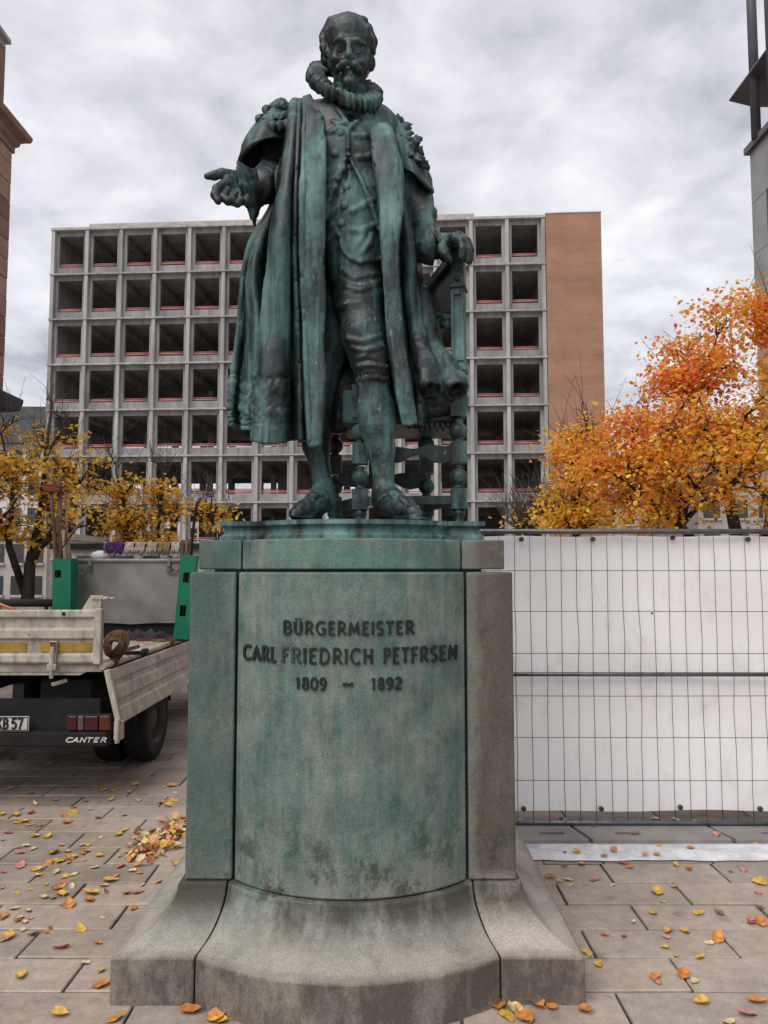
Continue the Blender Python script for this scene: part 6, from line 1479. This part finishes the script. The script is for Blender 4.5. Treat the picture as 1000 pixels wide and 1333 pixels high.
# ---- armchair
chair = thing('armchair', None, None); del_ = chair; chair.parent = statue
def cbox(name, pxa, pxb, pya, pyb, Y, d, m=M_BRZ, bevel=.006, par=None):
    A, Bq = at(pxa, pyb, Y), at(pxb, pya, Y); b = MB(); b.box((A.x, Y, max(A.z, SZ)), (Bq.x, Y+d, Bq.z)); return b.build(name, m, par or chair, bevel=bevel)
def turned(cx_, Y, k=1.0, name='leg', m=M_BRZ, top=500):
    """square blocks and balls, read off the near back leg and carried over at its own depth"""
    s_ = 3.66; c = S(cx_, 600, Y); b = MB(); zz = lambda py: zat(py, s_)
    def blk(p0, p1, w): b.box((c.x-w, c.y-w, max(zz(p1), SZ)), (c.x+w, c.y+w, zz(p0)))
    blk(top, 543, .039); blk(576, 603, .037); blk(636, 663, .037)
    def bal(p, r): 
        b.lathe((c.x, c.y, zz(p)), [(.020, -r*1.3), (.027, -r*1.12), (.021, -r*1.0)]+[(r*math.cos(q), r*math.sin(q)) for q in np.linspace(-1.05, 1.05, 11)]+[(.021, r*1.0), (.028, r*1.12), (.02, r*1.3)], 24)
    bal(561, .045); bal(621, .043)
    b.lathe((c.x, c.y, SZ), [(.036, 0), (.038, .012), (.022, .028), (.030, .05), (.034, zz(663)-SZ+.001)], 16)
    return b.build(name, m, chair)
turned(597, 3.665, m=M_BRZ_G); turned(469, 3.70, m=M_BRZ_D); turned(555, 4.08, m=M_BRZ_D); turned(436, 4.10, m=M_BRZ_D)
# tall back post with sunk panel and bosses
c = S(597, 400, 3.665); zt_ = zat(322, 3.64); z0_ = zat(500, 3.64); M_ = Matrix.Translation((c.x, c.y, 0)) @ Matrix.Rotation(R(-14), 4, 'Z')
b = MB(); w = .031
b.box((-w, -.035, z0_), (w, .05, zt_), M_)
for z_a, z_b, o_ in ((zat(374, 3.63), zat(370, 3.63), .008), (zat(482, 3.63), zat(476, 3.63), .008), (zat(333, 3.63), zat(330, 3.63), .006)): b.box((-w-o_, -.035-o_, z_a), (w+o_, .05+o_, z_b), M_)
for u0, u1 in ((-w, -w*.55), (w*.55, w)): b.box((u0, -.044, zat(470, 3.63)), (u1, -.0352, zat(378, 3.63)), M_)
b.box((-w*.55, -.044, zat(384, 3.63)), (w*.55, -.0352, zat(378, 3.63)), M_); b.box((-w*.55, -.044, zat(470, 3.63)), (w*.55, -.0352, zat(464, 3.63)), M_)
for py in (350, 363): q = M_ @ Vector((0, -.036, zat(py, 3.63))); b.ball(tuple(q), .013, 10, 6)
b.build('back_post', M_BRZ_G, chair, bevel=.003)
c2 = S(557, 430, 4.06); b = MB(); b.box((c2.x-.03, c2.y-.03, zat(500, 3.64)), (c2.x+.03, c2.y+.03, zt_-.02)); b.build('back_post', M_BRZ, chair, bevel=.004)
# leather back between the posts
P = []
for i in range(13):
    t = i/12; q = Vector((c.x-.02, c.y+.03, 0)).lerp(Vector((c2.x, c2.y, 0)), t); arch = .03*math.sin(PI*t); P.append([(q.x-.012*math.sin(PI*j/8), q.y, zt_-.05-.03*t+arch*.3-(.30+.02*math.cos(PI*2*t)-arch)*j/8) for j in range(9)])
b = MB(); b.grid(P); b.grid([[(x+.02, y+.004, z) for x, y, z in r_] for r_ in reversed(P)]); o = b.build('leather_back', M_BRZ_D, chair)
b = MB(); rc_ = random.Random(2)
for i in range(13):
    p = P[i][8]; b.ball((p[0], p[1], p[2]), .03+.008*math.sin(i*2.1), 8, 6); b.ball((p[0]-.01, p[1], p[2]+.035), .022, 8, 6)
b.build('carved_rail', M_BRZ_D, chair)
b = MB(); b.bar((P[0][0][0], P[0][0][1], zt_-.03), (P[12][0][0], P[12][0][1], zt_-.06), .05, .05); b.build('top_rail', M_BRZ_D, chair, bevel=.006)
# seat with fringe
l_ = S(446, 540, 3.72); r_ = S(600, 540, 3.70); zs0, zs1 = zat(553, 3.7), zat(508, 3.7)
b = MB(); b.box((l_.x, 3.67, zs0), (r_.x, 4.12, zs1)); b.build('seat', M_BRZ_D, chair, bevel=.02)
for i in range(12, 22):
    x = l_.x+(r_.x-l_.x)*(i+.5)/22; b = MB(); b.tube([(x, 3.672, zs0+.01), (x+.003*math.sin(i*3), 3.668, zs0-.015), (x+.004*math.sin(i*5), 3.667, zs0-.034-.010*math.sin(i*1.9))], [.013, .012, .006], 6); b.build('tassel', M_BRZ_D, chair)
# shaped stretchers
def stretcher(xa, Ya, xb, Yb, py, hgt, m, wav_=0.0):
    z = zat(py, 3.66); A, Bq = S(xa, py, Ya), S(xb, py, Yb); b = MB(); up, dn = [], []; n = 24
    d = Vector((Bq.x-A.x, Bq.y-A.y, 0)); nrm = Vector((-d.y, d.x, 0)).normalized()*.02; G = []
    for i in range(n+1):
        t = i/n; p = Vector((A.x, A.y, 0))+d*t; s_ = hgt*(1+wav_*math.sin(t*PI*3-.6)+wav_*.5*math.sin(t*PI*6)); o_ = wav_*.02*math.sin(t*PI*4)
        G.append([p-nrm+Vector((0, 0, z-s_/2+o_)), p-nrm+Vector((0, 0, z+s_/2+o_)), p+nrm+Vector((0, 0, z+s_/2+o_)), p+nrm+Vector((0, 0, z-s_/2+o_)), p-nrm+Vector((0, 0, z-s_/2+o_))])
    b.grid(G, smooth=False); return b.build('stretcher', m, chair)
stretcher(475, 3.70, 590, 3.665, 589, .06, M_BRZ, .4); stretcher(475, 3.70, 590, 3.665, 651, .04, M_BRZ)
stretcher(440, 4.10, 552, 4.08, 612, .06, M_BRZ_D, .4); stretcher(469, 3.72, 437, 4.08, 651, .04, M_BRZ_D); stretcher(597, 3.69, 556, 4.06, 651, .04, M_BRZ_D)
# ================================================================ fallen leaves
LP = {'yellow': [(0.66, 0.40, 0.07), (0.58, 0.33, 0.05)], 'pale': [(0.66, 0.52, 0.28), (0.60, 0.46, 0.25)], 'orange': [(0.60, 0.24, 0.05), (0.52, 0.19, 0.045)], 'pink': [(0.58, 0.24, 0.18), (0.52, 0.18, 0.14)], 'red': [(0.42, 0.075, 0.05), (0.48, 0.11, 0.07)], 'brown': [(0.24, 0.12, 0.06), (0.17, 0.085, 0.05)]}
def m_fallen(nm, c):
    m = Mat('fallen_leaf_'+nm, .5, .35); tc = m.n('ShaderNodeTexCoord').outputs['Object']
    a = m.ramp(m.rnd(), [(0, c[0]), (1, c[1])]); v = m.ramp(m.noise(3, 5, .7, tc), [(0.35, .62), (0.65, 1.15)]); sp_ = m.ramp(m.noise(5, 5, .75, m.mapped((1, 1, 1), (3, 3, 3), tc)), [(0.58, 0), (0.68, 1)])
    m.col(m.mix(m.math('MULTIPLY', sp_, .6), m.mix(1, a, v, 'MULTIPLY'), (0.15, 0.075, 0.035))); return m.m
LM = {k: m_fallen(k, v) for k, v in LP.items()}
def leaf_mesh(seed):
    r_ = random.Random(seed); n = 7; b = MB(); L_, Wd = 1.0, r_.uniform(.30, .40); curl = r_.uniform(-.2, .55); roll = r_.uniform(-.1, .8); tw = r_.uniform(-.4, .4); rows = []
    for i in range(n+1):
        t = i/n; w = Wd*math.sin(PI*t**.8)**.75*(1-.25*t)+.004; row = []
        for j in range(5):
            u = (j-2)/2; x = u*w*(1+.06*math.sin(i*2.1+j)); z = roll*abs(u)**1.5*w*.9+curl*(t-.4)**2*1.6+.03*math.sin(i*1.7+j*2.3+seed)+tw*u*w*(t-.5)*.7
            row.append((x, (t-.45)*L_, z))
        rows.append(row)
    b.grid(rows); zmin = min(v[2] for v in b.v)
    b.v = [(x, y, z-zmin+.01) for x, y, z in b.v]
    b.tube([(0, -.45, b.v[2][2]), (.02, -.6, b.v[2][2]+.02), (.03, -.72, .03)], [.018, .014, .012], 4)
    return b.mesh('fallen_leaf')
LMESH = {}
for k in LM:
    for s_ in range(6):
        me = leaf_mesh(s_*7+len(k)); me.materials.append(LM[k]); LMESH[k, s_] = me
def leaf_label(col_, size, zone):
    sz = 'large' if size > .073 else 'small' if size < .05 else 'medium'
    c_ = {'pale': 'pale yellow', 'pink': 'pinkish'}.get(col_, col_); return '%s %s fallen leaf %s' % (sz, c_, zone)
def spot(p):
    if p.y < 3.1 and abs(p.x-PX0) < .95: return 'in front of the pedestal foot, %s' % ('at its right corner' if p.x > .3 else 'at its left joint')
    if p.x > .5 and p.y > 4.72: return 'under the fence on the %s' % ('plate nearest the pedestal' if p.x < 1.25 else 'middle plate' if p.x < 2.15 else 'farthest plate')
    if p.x > -.1:
        r_ = 'just before the white strip' if p.y > 4.0 else 'midway up the right paving' if p.y > 3.45 else 'low on the right paving'
        return r_+(', close to the pedestal' if p.x < .95 else ', at the right edge' if p.x > 1.55 else ', in the middle')
    if p.y > 4.6: return ('between truck and pedestal' if p.x > -1.75 else 'close along the truck side' if p.x > -2.3 else 'behind the truck' if p.x > -2.9 else 'at the left edge behind the truck')+(', short of the bumper' if p.y < 5.0 else ', level with the bumper' if p.y < 5.6 else ', level with the folded gate' if p.y < 6.4 else ', level with the rear wheel' if p.y < 7.1 else ', beyond the rear wheel')
    r_ = 'on the far left paving' if p.y > 4.05 else 'halfway along the left paving' if p.y > 3.5 else 'low on the left paving'
    return r_+(', close to the pedestal' if p.x > -1.35 else ', at the left edge' if p.x < -1.8 else ', in the middle')
rl = random.Random(77)
def put_leaf(p, col_, size, zone, rz=None, z=0.0):
    o = place('fallen_leaf', LMESH[col_, rl.randrange(6)], None, None, (p.x, p.y, z+.002), (rl.gauss(0, .14), rl.gauss(0, .14), rl.uniform(0, 2*PI) if rz is None else rz))
    o.scale = (size*rl.uniform(.85, 1.15), size, size*.8); tag(o, leaf_label(col_, size, spot(p)), 'leaf', 'autumn leaves fallen on the ground')
ZR, ZL, ZP, ZT, ZF = 'on the paving right of the pedestal', 'on the paving left of the pedestal', 'on the grey base plates under the fence', 'on the paving behind the pedestal beside the truck', 'in front of the pedestal foot'
def zone(p):
    if p.y < 3.1 and abs(p.x-PX0) < .95: return ZF
    if p.x > .5 and p.y > 4.72: return ZP
    if p.x > -.1: return ZR
    return ZT if p.y > 4.6 else ZL
CODE = {'y': 'yellow', 'p': 'pale', 'o': 'orange', 'k': 'pink', 'r': 'red', 'b': 'brown'}
RGT = "440,985,y,L 155,945,o,M 485,970,y,S 455,1010,p,S 430,1040,y,M 550,1040,y,M 605,1040,b,M 690,1055,k,M 715,1065,o,L 470,1088,y,M 515,1088,y,M 600,1108,o,L 465,1105,k,S 555,1160,y,M 510,1205,o,L 540,1220,p,M 435,1210,o,M 440,1222,k,M 255,1145,y,M 560,1277,y,M 705,1275,o,L 680,1308,k,L 715,960,y,L 710,985,k,M 275,950,k,M 205,950,p,M 325,880,o,M 350,908,r,M 300,895,o,M 240,910,y,M 490,912,y,M 525,920,o,M 440,890,y,M 410,893,y,M 530,877,o,M 225,885,y,M 195,887,o,S 445,870,y,S 80,808,y,M 92,812,k,M 195,807,p,M 270,820,k,M 380,842,b,M 435,803,p,M 490,803,p,M 540,808,p,M 600,845,k,M 645,815,r,M 700,858,y,M 670,925,k,M 20,1290,o,L 60,1295,p,L 90,1320,o,L 160,1290,o,M 120,1285,o,L 250,1298,o,L 40,1312,y,L 75,1302,o,M 210,965,p,S 322,965,p,S 560,775,k,M 605,770,o,S 345,772,y,S 480,772,p,S 690,1065,r,S 250,1140,p,S 180,955,y,S 630,1330,p,M 105,1325,p,M".split()
for q in RGT:
    a_, b_, c_, s_ = q.split(','); p = on_ground(640+float(a_)/2.042, 680+float(b_)/2.042); put_leaf(p, CODE[c_], {'L': .084, 'M': .061, 'S': .044}[s_]*rl.uniform(.85, 1.12), zone(p), z=.03 if p.y > 4.78 else (.018 if 4.5 < p.y < 4.75 else 0))
LFT = "90,970,y,L 440,1010,o,L 255,1135,y,L 500,1155,o,L 825,1120,o,L 940,1150,o,L 955,1165,y,M 15,715,o,L 60,680,p,M 120,690,p,M 75,730,p,M 105,738,p,M 35,800,y,M 45,780,y,S 100,770,p,S 30,810,k,M 210,780,o,M 350,770,y,M 265,850,k,L 425,830,o,S 580,675,o,M 300,665,o,L 190,632,p,M 230,635,y,M 265,620,y,L 250,590,o,L 270,582,y,M 280,565,k,M 310,585,p,M 395,612,y,L 385,640,o,L 450,580,p,M 475,558,y,L 460,605,b,S 550,612,o,M 597,607,k,M 620,575,p,S 505,535,k,M 75,610,y,S 320,530,p,M 280,540,y,M 245,520,p,M 410,500,p,M 600,490,o,M 575,515,p,M 200,575,y,S 430,448,y,M 525,495,k,M 605,523,k,S 90,437,k,M 235,438,y,L 210,480,o,L 260,470,y,L 300,462,o,M 320,455,y,M 360,435,o,L 375,430,y,M 290,432,p,M 380,400,y,M 355,400,p,M 435,370,p,S 265,402,y,S 515,357,y,M 540,340,y,S 605,335,p,M 620,360,y,M 610,385,p,L 640,405,o,L 670,400,k,L 90,493,k,L 155,508,y,M 15,517,k,M 205,365,y,M 150,365,y,M 130,315,p,M 170,318,o,M 85,303,y,L 105,300,y,M 290,305,o,L 365,320,k,S 70,272,y,L 135,262,r,M 10,268,y,M 275,272,o,M 320,262,y,L 395,245,p,M 425,283,r,S 540,272,p,M 35,350,r,M 10,380,p,S 480,205,y,M 600,208,p,M 725,230,y,L 755,210,y,M 700,218,o,M 740,222,y,M 750,140,o,L 760,175,p,M 565,110,y,M 450,165,y,M 320,150,y,M 130,178,y,M 35,160,y,M 360,175,p,S 560,172,p,M 590,140,y,M 265,120,y,S 190,65,y,M 640,45,p,S 710,150,p,S 240,205,k,M 150,225,p,M 370,210,p,M 320,240,r,S 735,322,p,M 700,300,k,M 760,485,y,M 440,950,y,S 5,590,y,S 490,165,p,M 505,140,y,S 660,100,p,S 590,95,y,S 770,290,y,M 790,285,o,M".split()
for q in LFT:
    a_, b_, c_, s_ = q.split(','); p = on_ground(float(a_)/3.333, 980+float(b_)/3.333)
    put_leaf(p, CODE[c_], {'L': .084, 'M': .061, 'S': .044}[s_]*rl.uniform(.85, 1.15), zone(p))
# scattered farther leaves beside and behind
for i in range(40):
    p = Vector((rl.uniform(-2.3, -1.02), rl.uniform(3.3, 4.9), 0)); put_leaf(p, rl.choice(['yellow', 'pale', 'pale', 'brown', 'orange', 'pink', 'brown']), rl.uniform(.03, .055), '')
for i in range(18):
    p = Vector((rl.uniform(.75, 2.0), rl.uniform(3.3, 4.45), 0)); put_leaf(p, rl.choice(['yellow', 'pale', 'brown', 'orange', 'brown']), rl.uniform(.03, .05), '')
for i in range(30):
    p = Vector((rl.uniform(-3.6, -1.0), rl.uniform(4.6, 8.2), 0))
    put_leaf(p, rl.choice(['yellow', 'pale', 'orange', 'yellow', 'pink']), rl.uniform(.05, .085), zone(p))
# leaf drift heaped against the pedestal's flank
rng = np.random.default_rng(12); n = 170
u = rng.random(n); a_ = np.array(on_ground(238, 1075)[:]); c_ = np.array(on_ground(178, 1118)[:])
P = a_+(c_-a_)*u[:, None]**.9+rng.normal(0, 1, (n, 3))*np.array([.06, .085, 0]); P[:, 2] = .012+rng.random(n)*.03
pal = np.array([c for k in ('yellow', 'pale', 'pale', 'pale', 'orange', 'pink') for c in LP[k]]); tints = pal[rng.integers(0, len(pal), n)]
M_DRIFT = Mat('drift_leaf', .5, .35); M_DRIFT.col(M_DRIFT.n('ShaderNodeAttribute', attribute_name='tint').outputs['Color']); M_DRIFT = M_DRIFT.m
o = leaf_cloud('leaf_drift', P, .062, tints, rng, None, M_DRIFT, droop=.0)
tag(o, 'drift of pink orange and yellow leaves heaped beside the pedestal', 'leaf heap', kind='stuff')
